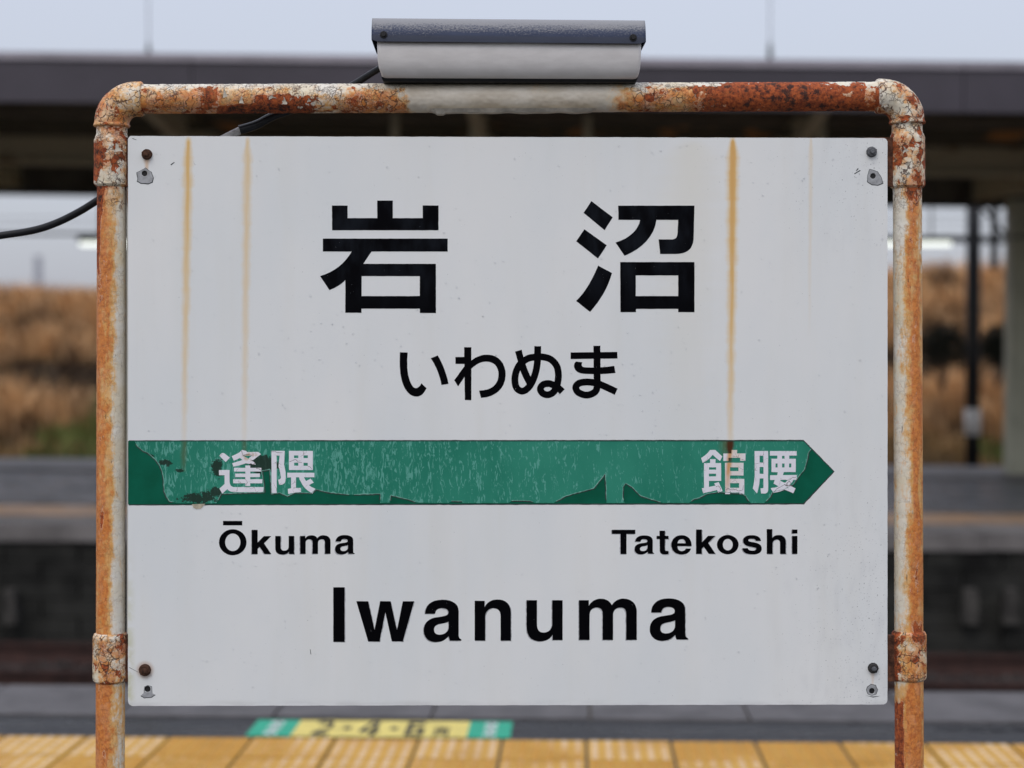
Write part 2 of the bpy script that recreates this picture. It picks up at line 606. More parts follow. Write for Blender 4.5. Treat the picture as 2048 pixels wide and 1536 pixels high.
M['asphalt'] = asphalt_mat('platform_asphalt', (0.040, 0.040, 0.042), 0.4)
M['tile'] = tactile_mat('yellow_tactile_tile', (0.50, 0.245, 0.018), (0.60, 0.34, 0.050))
M['dome'] = tactile_mat('worn_tile_dome', (0.50, 0.25, 0.03), (0.66, 0.50, 0.33), 0.55)
M['tile_far'] = tactile_mat('worn_tactile_tile', (0.30, 0.17, 0.075), (0.40, 0.24, 0.12))
M['wall_block'] = simple('blackened_block', (0.017, 0.017, 0.015), 0.9, 0.8, 2.2, 0.3, 0.4)
M['pale_stone'] = simple('pale_stone_stub', (0.045, 0.042, 0.038), 0.9, 0.5, 7)
M['fascia'] = simple('plum_grey_fascia', (0.050, 0.044, 0.056), 0.5, 0.18, 1.4, 0.4)
M['cap'] = simple('weathered_flashing', (0.17, 0.155, 0.175), 0.5, 0.25, 1.6, 0.4)
M['roof'] = simple('roof_sheet', (0.10, 0.10, 0.11), 0.6, 0.2, 3)
M['soffit'] = simple('sooty_soffit', (0.13, 0.115, 0.09), 0.9, 0.4, 2)
M['girder'] = rust_beam('olive_girder', (0.55, 0.50, 0.36), (0.30, 0.21, 0.12), 0.56)
M['purlin'] = rust_beam('rusting_purlin', (0.11, 0.10, 0.07), (0.55, 0.26, 0.09), 0.54)
M['pillar'] = simple('olive_grey_pillar', (0.46, 0.46, 0.35), 0.6, 0.15, 2)
M['backedge'] = simple('back_fascia_metal', (0.075, 0.070, 0.066), 0.5, 0.25, 2)
M['pole_black'] = simple('black_pole', (0.020, 0.021, 0.023), 0.5, 0.25, 3)
M['band_white'] = simple('white_band', (0.75, 0.73, 0.70), 0.6, 0.1, 5)
M['mast'] = simple('pale_far_mast', (0.26, 0.27, 0.30), 0.7, 0.1, 2)
M['wire'] = simple('grey_wire', (0.20, 0.21, 0.24), 0.6, 0.1, 2)
M['lamp_body'] = simple('dark_lamp_body', (0.05, 0.055, 0.045), 0.5, 0.1, 5)
n_ = NT('lit_tube')
n_.b.inputs['Emission Color'].default_value = (0.95, 1.0, 0.93, 1)
n_.b.inputs['Emission Strength'].default_value = 1.5
M['tube'] = n_.out((0.8, 0.8, 0.8))
M['stick_green'] = simple('sticker_green', (0.02, 0.36, 0.22), 0.5, 0.1, 20)
M['stick_yellow'] = simple('sticker_yellow', (0.70, 0.58, 0.16), 0.5, 0.12, 12)
M['stick_white'] = simple('sticker_white', (0.65, 0.68, 0.66), 0.5, 0.1, 20)
M['stick_black'] = simple('sticker_black', (0.02, 0.02, 0.022), 0.5, 0.2, 20)
M['earth'] = simple('hillside_earth', (0.085, 0.060, 0.034), 0.95, 0.4, 0.9, 0.2, 0.3)
M['ground'] = simple('open_ground', (0.08, 0.07, 0.045), 0.95, 0.3, 0.3, 0.2)


def grass_mat(name, rough=0.8):
    n = NT(name, rough, 0.2)
    c = n.attr('tint', True)
    m = n.out(c)
    n.b.inputs['Subsurface Weight'].default_value = 0.0
    return m


M['grass'] = grass_mat('dry_grass_blades')


def diffuser_mat():
    n = NT('frosted_diffuser', 0.35, 0.5)
    p = n.obj()
    _, _, z = n.xyz(p)
    a = n.noise(n.scale(p, (3, 3, 9)), 8, 4)
    c = n.mix(n.ss(a, 0.3, 0.7), (0.66, 0.64, 0.62), (0.74, 0.72, 0.70))
    d = n.ss(n.noise(n.scale(p, (1, 1, 0.4)), 120, 3), 0.66, 0.75)
    c = n.mix(d * 0.25, c, (0.6, 0.6, 0.62))
    n.bump(a, 0.1, 0.001)
    return n.out(c)


def cover_mat():
    n = NT('chalked_blue_grey_cover', 0.45, 0.25)
    uv = n.uv()
    u, v, _ = n.xyz(uv)
    f = n.noise(n.scale(uv, (230, 26, 1)), 1, 3, 0.7)
    lo = n.noise(n.scale(uv, (18, 8, 1)), 1, 4)
    t = v + (lo - 0.5) * 0.34 + (f - 0.5) * 0.8
    m = n.ss(t, 0.78, 0.44)      # v = 0 at the crown, 1 at the lip
    c = n.mix(n.ss(lo, 0.3, 0.7), (0.020, 0.031, 0.070), (0.032, 0.046, 0.092))
    c = n.mix(m * 0.75, c, (0.34, 0.34, 0.34))
    c = n.mix(n.ss(v, 0.80, 0.88) * 0.6, c, (0.045, 0.050, 0.065))
    n.bump(f, 0.15, 0.0006)
    return n.out(c)


M['diffuser'] = diffuser_mat()
M['cover'] = cover_mat()
n_ = NT('water_drop', 0.02, 0.5)
n_.b.inputs['Transmission Weight'].default_value = 1.0
n_.b.inputs['IOR'].default_value = 1.33
M['water'] = n_.out((0.97, 0.98, 1.0))


# ------------------------------------------------------------------ flat shapes on the board
def parse(path, ox=0.0, oy=0.0, sc=1.0):
    """SVG-like outline (absolute M L C Z) to polygons in photo-pixel units of the board"""
    tok = path.replace(',', ' ').replace('M', ' M ').replace('L', ' L ').replace('C', ' C ').replace('Z', ' Z ').split()
    polys, cur, i, cmd = [], [], 0, 'M'

    def num():
        nonlocal i
        a = (float(tok[i]), float(tok[i + 1]))
        i += 2
        return a
    while i < len(tok):
        if tok[i] in 'MLCZ':
            cmd = tok[i]
            i += 1
            if cmd == 'Z':
                polys.append(cur)
                cur = []
            continue
        if cmd in 'ML':
            cur.append(num())
        else:
            p0, p1, p2, p3 = cur[-1], num(), num(), num()
            for k in range(1, 9):
                t = k / 8
                a, b, c, d = (1 - t) ** 3, 3 * t * (1 - t) ** 2, 3 * t * t * (1 - t), t ** 3
                cur.append((a * p0[0] + b * p1[0] + c * p2[0] + d * p3[0], a * p0[1] + b * p1[1] + c * p2[1] + d * p3[1]))
    return [[(ox + x * sc, oy + y * sc) for x, y in p] for p in polys]


def rect(x0, y0, x1, y1):
    return f'M{x0} {y0} L{x1} {y0} L{x1} {y1} L{x0} {y1}Z'


def ell(cx, cy, rx, ry, n=28):
    return [(cx + rx * math.cos(2 * math.pi * k / n), cy + ry * math.sin(2 * math.pi * k / n)) for k in range(n)]


def stroke(pts, w, ox, oy, sc):
    """thick smooth line as a list of small convex polygons"""
    P = [Vector((a, b)) for a, b in pts]
    out = []
    # catmull-rom
    Q = []
    for i in range(len(P) - 1):
        p0, p1, p2, p3 = P[max(i - 1, 0)], P[i], P[i + 1], P[min(i + 2, len(P) - 1)]
        for k in range(5):
            t = k / 5
            Q.append(0.5 * ((2 * p1) + (p2 - p0) * t + (2 * p0 - 5 * p1 + 4 * p2 - p3) * t * t + (3 * p1 - p0 - 3 * p2 + p3) * t ** 3))
    Q.append(P[-1])
    L, R = [], []
    for i, q in enumerate(Q):
        d = (Q[min(i + 1, len(Q) - 1)] - Q[max(i - 1, 0)]).normalized()
        nrm = Vector((-d.y, d.x)) * (w / 2)
        L.append(q + nrm)
        R.append(q - nrm)
    for i in range(len(Q) - 1):
        quad = [L[i], L[i + 1], R[i + 1], R[i]]
        out.append([[(ox + a.x * sc, oy + a.y * sc) for a in quad]])
    return out


def inside(poly, x, y):
    c = False
    j = len(poly) - 1
    for i in range(len(poly)):
        xi, yi = poly[i]
        xj, yj = poly[j]
        if (yi > y) != (yj > y) and x < (xj - xi) * (y - yi) / (yj - yi) + xi: c = not c
        j = i
    return c


def rough_edge(poly, amp, step):
    if not amp: return poly
    out = []
    n = len(poly)
    for i in range(n):
        a, b = poly[i], poly[(i + 1) % n]
        L = math.hypot(b[0] - a[0], b[1] - a[1])
        k = max(1, int(L / step))
        for q in range(k):
            t = q / k
            x, y = a[0] + (b[0] - a[0]) * t, a[1] + (b[1] - a[1]) * t
            v = noise.noise_vector(Vector((x * 0.23, y * 0.23, 3.3)))
            out.append((x + v.x * amp, y + v.y * amp))
    return out


def flat(name, shapes, off, thick, mat, parent, amp=0.35, step=7, back=False):
    """union of shapes (each = outer + holes, even-odd) as a thin solid lying on the board plane"""
    shapes = [[rough_edge(p, amp, step) for p in s] for s in shapes]
    co, ed = [], []
    for s in shapes:
        for p in s:
            n0 = len(co)
            co += [Vector(q) for q in p]
            ed += [(n0 + i, n0 + (i + 1) % len(p)) for i in range(len(p))]
    V, _, T, _, _, _ = geometry.delaunay_2d_cdt(co, ed, [], 0, 1e-4)
    boxes = []
    for s in shapes:
        xs = [q[0] for q in s[0]]
        ys = [q[1] for q in s[0]]
        boxes.append((min(xs), max(xs), min(ys), max(ys)))
    tris = []
    for t in T:
        x = sum(V[i].x for i in t) / 3
        y = sum(V[i].y for i in t) / 3
        ok = False
        for s, b in zip(shapes, boxes):
            if b[0] <= x <= b[1] and b[2] <= y <= b[3]:
                c = 0
                for p in s: c += inside(p, x, y)
                if c % 2:
                    ok = True
                    break
        if ok: tris.append(tuple(t))
    used = sorted({i for t in tris for i in t})
    mp = {a: k for k, a in enumerate(used)}
    P2 = [(V[a].x, V[a].y) for a in used]
    n = len(P2)
    verts = [bp(x, y, off + thick) for x, y in P2] + [bp(x, y, off) for x, y in P2]
    cnt = {}
    faces = []
    for t in tris:
        a, b, c = (mp[i] for i in t)
        ar = (P2[b][0] - P2[a][0]) * (P2[c][1] - P2[a][1]) - (P2[c][0] - P2[a][0]) * (P2[b][1] - P2[a][1])
        if ar > 0: b, c = c, b       # y runs down: make the face look at the camera
        faces.append((a, b, c))
        for e in ((a, b), (b, c), (c, a)): cnt[e] = 1
    nf = len(faces)
    for (a, b) in list(cnt):
        if (b, a) not in cnt: faces.append((b, a, a + n, b + n))
    if back:
        faces += [(c + n, b + n, a + n) for a, b, c in faces[:nf]]
    me = bpy.data.meshes.new(name)
    me.from_pydata([tuple(v) for v in verts], [], faces)
    me.materials.append(mat)
    uv = me.uv_layers.new(name='UVMap')
    UVP = [(x / 1000, y / 1000) for x, y in P2] * 2
    for lp in me.loops: uv.data[lp.index].uv = UVP[lp.vertex_index]
    o = bpy.data.objects.new(name, me)
    COL.objects.link(o)
    o.parent = parent
    return o


# ================================================================== THE STATION SIGN
sign = empty('station_sign', BASE)
tag(sign, 'white station name board with black lettering and green arrow band in a rusty pipe frame', 'station sign')

X0, X1, Y0, Y1 = 256, 1775, 274.0, 1411.0


def corner(cx, cy, r, a0):
    return [(cx + r * math.cos(math.radians(a0 + 15 * k)), cy + r * math.sin(math.radians(a0 + 15 * k))) for k in range(7)]


outer = corner(X0 + 8, 280, 8, 180) + corner(X1 - 9, 285, 9, 270) + corner(X1 - 10, 1399, 10, 0) + corner(X0 + 10, 1402, 10, 90)
HOLES = [(289, 347, 6), (1746, 352, 6), (295, 1378, 6.5), (1744, 1382, 6)]
panel = flat('panel', [[outer] + [ell(x, y, r, r, 14) for x, y, r in HOLES]], -0.003, 0.003, M['panel'], sign, 0.5, 14, back=True)

for x, y, r in HOLES:  # black disc added to paint in the shade inside each screw hole
    flat('hole_shade', [[ell(x, y, r + 2, r + 2, 14)]], -0.0024, 0.0003, M['rubber_and_shade'], panel, 0)
# torn film round the spare screw holes
TEARS = [
    [(276, 356), (274, 345), (279, 343), (291, 336), (297, 341), (302, 344), (306, 355), (304, 364), (296, 367), (282, 366), (275, 362)],
    [(1739, 339), (1748, 341), (1755, 344), (1762, 355), (1765, 366), (1755, 370), (1744, 369), (1735, 363), (1736, 350)],
    [(289, 1374), (295, 1371), (303, 1373), (304, 1386), (310, 1389), (303, 1394), (289, 1395), (282, 1391), (288, 1385)],
    [(1735, 1374), (1742, 1369), (1751, 1371), (1755, 1380), (1752, 1388), (1744, 1391), (1736, 1388), (1733, 1380)]]
for k, tr in enumerate(TEARS):
    hx, hy, hr = HOLES[k]
    flat('peeled_patch', [[tr, ell(hx, hy, hr + 0.3, hr + 0.3, 14)]], 0.0, 0.00035, M['grey_metal'], panel, 0.5, 4)
    big = [((x - hx) * 1.09 + hx, (y - hy) * 1.09 + hy) for x, y in tr]
    flat('torn_edge', [[big, ell(hx, hy, hr + 0.5, hr + 0.5, 14)]], 0.0, 0.00018, M['dirt_and_shade_line'], panel, 0.4, 4)
flat('scratch', [[[(1732, 1391), (1745, 1393), (1761, 1392), (1746, 1395)]]], 0.0, 0.0002, M['dirt_and_shade_line'], panel, 0)
for a in ((1720, 340, 1708, 347), (1716, 336, 1712, 341), (341, 329, 348, 324), (385, 322, 390, 329), (264, 276, 272, 279),
          (620, 1298, 621, 1308), (258, 1334, 276, 1344), (1708, 352, 1712, 355)):
    x, y, xx, yy = a
    flat('scratch', [[[(x, y), (xx, yy), (xx + 1.4, yy + 1.2), (x + 1.2, y + 1.6)]]], 0.0, 0.0002, M['dirt_and_shade_line'], panel, 0)

# ---- kanji, hiragana and latin lettering (cut vinyl)
k1 = (620, 380, 300 / 1707)
k2 = (1120, 380, 300 / 1707)
h1, h2 = (780, 680, 240 / 2048), (1010, 680, 240 / 2048)


def letter(name, paths, fr, off=0.0, mat='black', th=0.0003, parent=panel, amp=0.3, strokes=()):
    sh = [parse(p, *fr) for p in paths]
    for pts, w in strokes: sh += stroke(pts, w, *fr)
    return flat(name, sh, off, th, M[mat], parent, amp if not strokes else 0, 7)


letter('kanji_character', [
    'M250 177 L428 177 L428 320 L765 320 L765 120 L942 120 L942 320 L1283 320 L1283 175 L1463 177 L1462 458 L252 458Z',
    'M147 553 L1567 553 L1567 700 L700 700 L607 840 L1433 840 L1433 1400 L1250 1400 L1250 1350 L585 1350 L585 1397 L402 1397 L402 1025 '
    'C350 1080 290 1110 222 1140 L115 980 C280 930 400 830 475 700 L147 700Z' + rect(587, 980, 1250, 1207)], k1)
letter('kanji_character', [
    'M357 127 L600 310 L508 457 L268 260Z', 'M277 447 L532 628 L432 780 L185 583Z',
    'M435 860 L592 945 C545 1110 470 1240 342 1388 L183 1262 C300 1150 370 1010 435 860Z',
    'M662 178 L1530 178 L1520 560 C1510 680 1440 728 1310 728 L1140 728 L1122 562 L1270 562 C1320 562 1335 540 1338 480 L1345 340 '
    'L1098 340 C1070 530 930 670 735 748 L632 598 C790 550 895 450 912 340 L665 340Z',
    'M685 820 L1530 820 L1530 1390 L1345 1390 L1345 1353 L865 1353 L865 1390 L688 1390Z' + rect(862, 972, 1345, 1207)], k2)
letter('hiragana_character', [
    'M170 210 L303 212 C285 400 290 560 340 700 C375 790 400 820 440 820 C480 820 510 790 535 738 L622 822 C585 900 540 965 450 965 '
    'C350 965 270 880 220 750 C165 600 160 430 170 210Z',
    'M695 312 L815 262 C905 420 960 560 1000 748 L878 768 C845 590 790 450 695 312Z'], h1)
letter('hiragana_character', [
    'M1265 122 L1388 122 L1388 1025 L1278 1025Z', 'M1117 290 L1280 290 L1280 408 L1117 408Z',
    'M1097 685 L1275 440 L1388 350 C1480 270 1590 245 1680 250 C1860 260 1975 400 1973 600 C1965 830 1800 975 1552 988 L1520 862 '
    'C1740 860 1855 750 1852 580 C1848 440 1760 365 1640 368 C1540 372 1460 420 1388 490 L1270 630 L1163 792Z'], h1)
letter('hiragana_character', [
    'M172 197 L285 165 C320 330 365 480 445 640 L475 710 L372 755 C300 630 250 510 228 400Z'], h2,
    strokes=[([(558, 105), (556, 240), (550, 400), (520, 560), (460, 720), (380, 830), (290, 873), (200, 820), (168, 690), (190, 540),
               (260, 410), (380, 320), (500, 292), (640, 288), (780, 330), (880, 440), (911, 580), (900, 720), (860, 840), (800, 910),
               (720, 935), (640, 905), (603, 830), (650, 762), (740, 742), (830, 770), (920, 828), (978, 882)], 116)])
letter('hiragana_character', [
    'M1120 212 L1915 203 L1920 315 L1120 325Z',
    'M1210 367 L1320 380 C1295 430 1310 462 1360 465 C1500 475 1700 468 1865 440 L1885 562 C1700 585 1480 585 1330 575 C1220 562 1175 500 1177 430 C1180 400 1195 385 1210 367Z'],
    h2, strokes=[([(1567, 98), (1570, 300), (1571, 600), (1572, 790), (1530, 890), (1400, 940), (1260, 900), (1207, 812), (1260, 740),
                   (1390, 716), (1540, 732), (1680, 782), (1897, 882)], 117)])

# latin glyphs traced once, placed by bounding box
GL = {
    'I': (rect(92, 80, 218, 686),),
    'w': ('M347 235 L478 235 L548 552 L610 235 L726 235 L797 552 L862 235 L988 235 L862 680 L740 680 L668 358 L604 682 L478 682Z',),
    'a': ('M1106 375 C1110 290 1160 218 1300 218 C1420 218 1480 270 1480 345 L1480 600 C1480 630 1485 650 1508 655 L1508 673 L1385 673 '
          'C1376 655 1372 640 1370 622 C1330 665 1290 688 1225 688 C1140 688 1092 630 1092 560 C1092 470 1150 420 1250 410 '
          'C1320 400 1365 395 1365 360 C1365 330 1340 312 1292 312 C1250 312 1222 335 1218 375Z'
          'M1368 460 C1340 475 1310 480 1270 487 C1230 495 1207 515 1207 550 C1207 585 1230 605 1268 605 C1320 605 1368 575 1368 520Z',),
    'n': ('M1657 230 L1767 230 L1767 300 C1790 250 1840 215 1905 215 C2000 215 2058 265 2058 370 L2058 672 L1944 672 L1944 400 '
          'C1944 345 1915 312 1868 312 C1815 312 1774 350 1774 400 L1774 672 L1657 672Z',),
    'u': ('M226 212 L336 212 L336 465 C336 525 360 552 405 552 C460 552 495 515 495 460 L495 212 L605 212 L605 632 L500 632 L500 575 '
          'C475 620 430 645 368 645 C275 645 226 590 226 490Z',),
    'm': ('M776 212 L880 212 L880 272 C905 225 950 196 1005 196 C1065 196 1105 225 1122 265 C1150 220 1190 195 1240 195 '
          'C1330 195 1384 250 1384 330 L1384 630 L1272 630 L1272 350 C1272 310 1250 290 1212 290 C1165 290 1135 320 1135 370 L1135 630 '
          'L1025 630 L1025 350 C1025 312 1000 290 960 290 C915 290 888 320 888 375 L888 630 L778 630Z',),
    'k': ('M552 262 L630 262 L630 430 L712 345 L808 345 L714 440 L810 582 L722 582 L655 488 L630 515 L630 584 L552 584Z',),
    'T': ('M70 100 L310 100 L310 143 L220 143 L220 350 L158 350 L158 143 L70 143Z',),
    't': ('M558 110 L614 110 L614 162 L650 162 L650 195 L614 195 L614 300 C614 312 622 316 650 314 L650 348 C600 356 560 350 560 310 '
          'L560 195 L528 195 L528 162 L558 162Z',),
    'e': ('M742 268 C742 300 760 318 785 318 C808 318 822 308 828 292 L880 292 C868 332 835 353 785 353 C720 353 680 315 680 255 '
          'C680 195 720 155 785 155 C850 155 888 200 886 268Z' 'M742 238 L826 238 C822 210 808 195 785 195 C762 195 746 212 742 238Z',),
    's': ('M1545 214 C1543 200 1528 192 1503 192 C1482 192 1468 197 1468 207 C1468 218 1485 221 1515 226 C1570 235 1605 250 1605 293 '
          'C1605 335 1565 353 1508 353 C1448 353 1412 335 1406 288 L1462 288 C1465 305 1480 314 1508 314 C1533 314 1548 306 1548 295 '
          'C1548 283 1530 280 1498 275 C1445 266 1414 252 1414 212 C1414 172 1450 155 1503 155 C1558 155 1592 172 1597 214Z',),
    'h': ('M1656 97 L1712 97 L1712 185 C1725 168 1750 155 1780 155 C1825 155 1852 182 1852 235 L1852 348 L1792 348 L1792 240 '
          'C1792 215 1782 203 1760 203 C1735 203 1716 220 1716 250 L1716 348 L1656 348Z',),
    'i': (rect(1915, 97, 1970, 138), rect(1915, 163, 1970, 348)),
}


M['ghost'] = simple('old_adhesive_outline', (0.50, 0.51, 0.52), 0.7, 0.35, 120)


def ghost(shapes, dx, dy):
    flat('adhesive_outline', [[[(x + dx, y + dy) for x, y in p] for p in s_] for s_ in shapes], 0.0, 0.0001, M['ghost'], panel, 0.35, 6)


def glyph(g, fr, box):
    """place glyph g into box (crop units of frame fr)"""
    sh = [parse(p) for p in GL[g]]
    xs = [q[0] for s in sh for p in s for q in p]
    ys = [q[1] for s in sh for p in s for q in p]
    a0, a1, c0, c1 = min(xs), max(xs), min(ys), max(ys)
    x0, y0, x1, y1 = box
    ox, oy, sc = fr
    out = [[[(ox + (x0 + (x - a0) / (a1 - a0) * (x1 - x0)) * sc, oy + (y0 + (y - c0) / (c1 - c0) * (y1 - y0)) * sc) for x, y in p] for p in s] for s in sh]
    flat('latin_letter', out, 0.0, 0.0003, M['black'], panel, 0.22, 7)
    ghost(out, rnd.choice((-1.6, 1.6)), rnd.choice((1.2, 1.8)))


i1, i2 = (650, 1160, 370 / 2048), (1010, 1160, 390 / 2048)
glyph('I', i1, (92, 80, 218, 686))
glyph('w', i1, (347, 235, 988, 682))
glyph('a', i1, (1092, 218, 1508, 688))
glyph('n', i1, (1657, 215, 2058, 672))
glyph('u', i2, (226, 212, 605, 645))
glyph('m', i2, (776, 195, 1384, 630))
glyph('a', i2, (1520, 193, 1920, 640))
o1 = (420, 1020, 310 / 2048)
c_ = (420 + 301 * .15137, 1020 + 426 * .15137)
flat('latin_letter', [[ell(*c_, 182 * .15137, 172 * .15137, 40), ell(*c_, 101 * .15137, 116 * .15137, 36)], parse(rect(172, 144, 426, 202), *o1)],
     0.0, 0.0003, M['black'], panel, 0.15, 7)
glyph('k', o1, (552, 262, 810, 584))
glyph('u', o1, (862, 343, 1112, 590))
glyph('m', o1, (1190, 333, 1592, 580))
glyph('a', o1, (1652, 330, 1910, 588))
t1 = (1210, 1040, 400 / 2048)
glyph('T', t1, (70, 100, 310, 350))
glyph('a', t1, (303, 157, 502, 353))
glyph('t', t1, (528, 110, 650, 353))
glyph('e', t1, (680, 155, 887, 353))
glyph('k', t1, (932, 97, 1130, 348))
c_ = (1210 + 1257 * .1953, 1040 + 252 * .1953)
flat('latin_letter', [[ell(*c_, 111 * .1953, 99 * .1953, 40), ell(*c_, 51 * .1953, 59 * .1953, 36)]], 0.0, 0.0003, M['black'], panel, 0.15, 7)
glyph('s', t1, (1406, 155, 1605, 353))
glyph('h', t1, (1656, 94, 1852, 348))
glyph('i', t1, (1915, 97, 1970, 348))

# ---- green arrow band: dark vinyl, faded torn film over it, white kanji on top
flat('band_dirt_edge', [[[(257.5, 880.6), (1607, 879.6), (1669.5, 943), (1607.5, 1009), (257.5, 1010.8)]]], 0.0, 0.0001, M['dirt_and_shade_line'], panel, 0.6, 9)
band = flat('green_band', [[[(256.3, 882), (1606, 881.3), (1667, 943), (1606, 1006.5), (256.3, 1008.8)]]], 0.0, 0.0003, M['green'], sign, 0.3, 14)


def C(ox, oy, sc, pts): return [(ox + x * sc, oy + y * sc) for x, y in pts]


fa = C(240, 860, .22461, [(130, 99), (160, 150), (205, 185), (250, 205), (310, 260), (345, 300), (375, 370), (388, 440), (392, 540), (412, 590),
                          (440, 635), (520, 652), (860, 652), (885, 600), (905, 568), (1285, 556), (1282, 470), (1262, 365), (1335, 352), (1350, 572),
                          (1420, 560), (1490, 590), (1560, 560), (1640, 560), (1700, 565), (1750, 532), (1880, 560), (2040, 575)])
fb = C(700, 860, .26367, [(30, 489), (232, 485), (228, 552), (303, 552), (309, 495), (430, 525), (515, 551), (745, 553), (770, 540), (848, 540),
                          (854, 553), (1200, 554), (1225, 536), (1365, 538), (1405, 553), (1545, 553), (1640, 500), (1850, 442), (1900, 380), (1935, 335), (1946, 553)])
fc = C(1180, 860, .25391, [(272, 574), (257, 530), (262, 450), (280, 420), (330, 450), (400, 520), (480, 545), (575, 574), (780, 574), (818, 545), (860, 536), (930, 500), (1010, 490),
                           (1190, 500), (1225, 520), (1250, 560), (1270, 575), (1370, 575), (1420, 530), (1435, 490), (1530, 468), (1600, 430), (1640, 370), (1690, 310), (1712, 230), (1720, 180),
                           (1742, 152), (1677, 86)])
film = flat('faded_film', [[fa + fb + fc]], 0.0003, 0.0005, M['film'], band, 0.8, 5)
# torn lip of the film: pale raised edge with its shade painted as a dark line beside it
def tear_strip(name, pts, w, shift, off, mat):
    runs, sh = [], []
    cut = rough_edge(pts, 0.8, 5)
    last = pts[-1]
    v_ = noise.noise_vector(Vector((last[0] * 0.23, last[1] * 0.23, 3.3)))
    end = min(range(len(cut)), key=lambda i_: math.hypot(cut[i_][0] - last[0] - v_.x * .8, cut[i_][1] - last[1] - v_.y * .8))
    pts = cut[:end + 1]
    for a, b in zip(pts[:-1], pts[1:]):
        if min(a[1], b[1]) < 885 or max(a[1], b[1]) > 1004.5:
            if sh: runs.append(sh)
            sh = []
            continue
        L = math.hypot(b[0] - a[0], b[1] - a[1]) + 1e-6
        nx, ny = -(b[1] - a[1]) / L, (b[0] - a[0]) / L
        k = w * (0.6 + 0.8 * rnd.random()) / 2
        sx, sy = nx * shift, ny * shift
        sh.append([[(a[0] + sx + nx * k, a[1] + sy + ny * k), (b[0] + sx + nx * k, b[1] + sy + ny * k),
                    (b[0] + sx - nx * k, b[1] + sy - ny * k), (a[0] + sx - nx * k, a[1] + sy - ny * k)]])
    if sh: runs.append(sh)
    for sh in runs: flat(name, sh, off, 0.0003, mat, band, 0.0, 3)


M['lip'] = simple('pale_film_edge', (0.16, 0.38, 0.30), 0.5, 0.4, 120, 0.3)
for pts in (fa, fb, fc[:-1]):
    # the film lies on the left side of this run: the painted shade goes on the other
    tear_strip('film_edge_shade', pts, 1.8, 1.0, 0.0003, M['dirt_and_shade_line'])
    tear_strip('film_edge', pts, 1.3, -0.6, 0.0008, M['lip'])
# lifted curls of film below the band
flat('film_curl', [[C(240, 860, .22461, [(640, 660), (760, 657), (720, 700), (680, 704), (655, 690)])]], 0.0002, 0.0006,
     simple('yellowed_film', (0.50, 0.44, 0.33), 0.5, 0.3, 90), band, 0.4, 4)
q5, q6 = (420, 880, 240 / 2048), (1380, 880, 240 / 2048)
letter('white_kanji', [
    'M162 268 C190 225 215 215 245 225 L342 300 L270 375Z',
    rect(412, 475, 878, 538), rect(430, 572, 852, 632), rect(397, 668, 895, 738), rect(605, 435, 688, 785),
    'M372 275 L500 215 L545 168 L618 185 L632 205 L822 203 L870 240 L735 345 L640 330 L715 268 L560 262 C530 300 470 330 408 352Z',
    'M510 300 L560 262 L760 380 L782 420 L620 400Z', 'M380 395 L560 340 L640 330 L720 350 C640 395 520 430 402 455Z',
    'M155 512 L335 512 L335 700 C340 780 370 803 430 803 L918 803 L908 888 L420 888 C350 888 310 860 298 835 L212 915 L162 828 L250 750 L250 600 L155 600Z'],
    q5, 0.0008, 'lwhite', 0.0003, band)
letter('white_kanji', [
    'M1050 185 L1278 185 L1265 420 C1290 520 1300 600 1290 680 C1285 740 1260 765 1180 765 L1165 675 C1215 668 1215 640 1205 600 '
    'C1200 540 1185 500 1170 450 L1190 265 L1138 265 L1140 905 L1052 905Z',
    rect(1348, 185, 1757, 512) + rect(1435, 262, 1508, 308) + rect(1597, 262, 1670, 308) + rect(1435, 388, 1508, 438) + rect(1597, 388, 1670, 438),
    'M1320 558 L1782 558 L1782 635 L1605 635 C1615 660 1630 685 1640 700 L1718 660 L1770 725 L1690 770 C1725 800 1760 815 1800 830 L1750 912 '
    'C1640 860 1555 760 1520 635 L1468 635 L1468 818 L1550 818 L1555 885 L1338 918 L1328 835 L1385 822 L1385 635 L1320 640Z'],
    q5, 0.0008, 'lwhite', 0.0003, band)
letter('white_kanji', [
    'M340 170 L430 170 L550 280 L512 358 C460 320 420 290 388 250 C340 310 290 350 215 390 L188 308 C250 270 300 230 340 170Z',
    'M238 393 L342 393 L342 325 L435 325 L435 393 L530 393 L530 697 L322 697 L322 802 L435 778 L410 738 L490 718 L555 868 L478 902 L460 852 L225 908 L200 825 L238 818Z'
    + rect(322, 465, 443, 505) + rect(322, 575, 443, 620),
    'M568 230 L708 230 L708 170 L802 170 L802 228 L945 228 L945 355 L855 355 L855 303 L655 303 L655 358 L568 358Z',
    'M595 388 L912 388 L912 605 L682 605 L682 662 L925 662 L925 920 L842 920 L842 895 L682 895 L682 922 L600 922Z'
    + rect(682, 465, 825, 530) + rect(682, 735, 838, 815)], q6, 0.0008, 'lwhite', 0.0003, band)
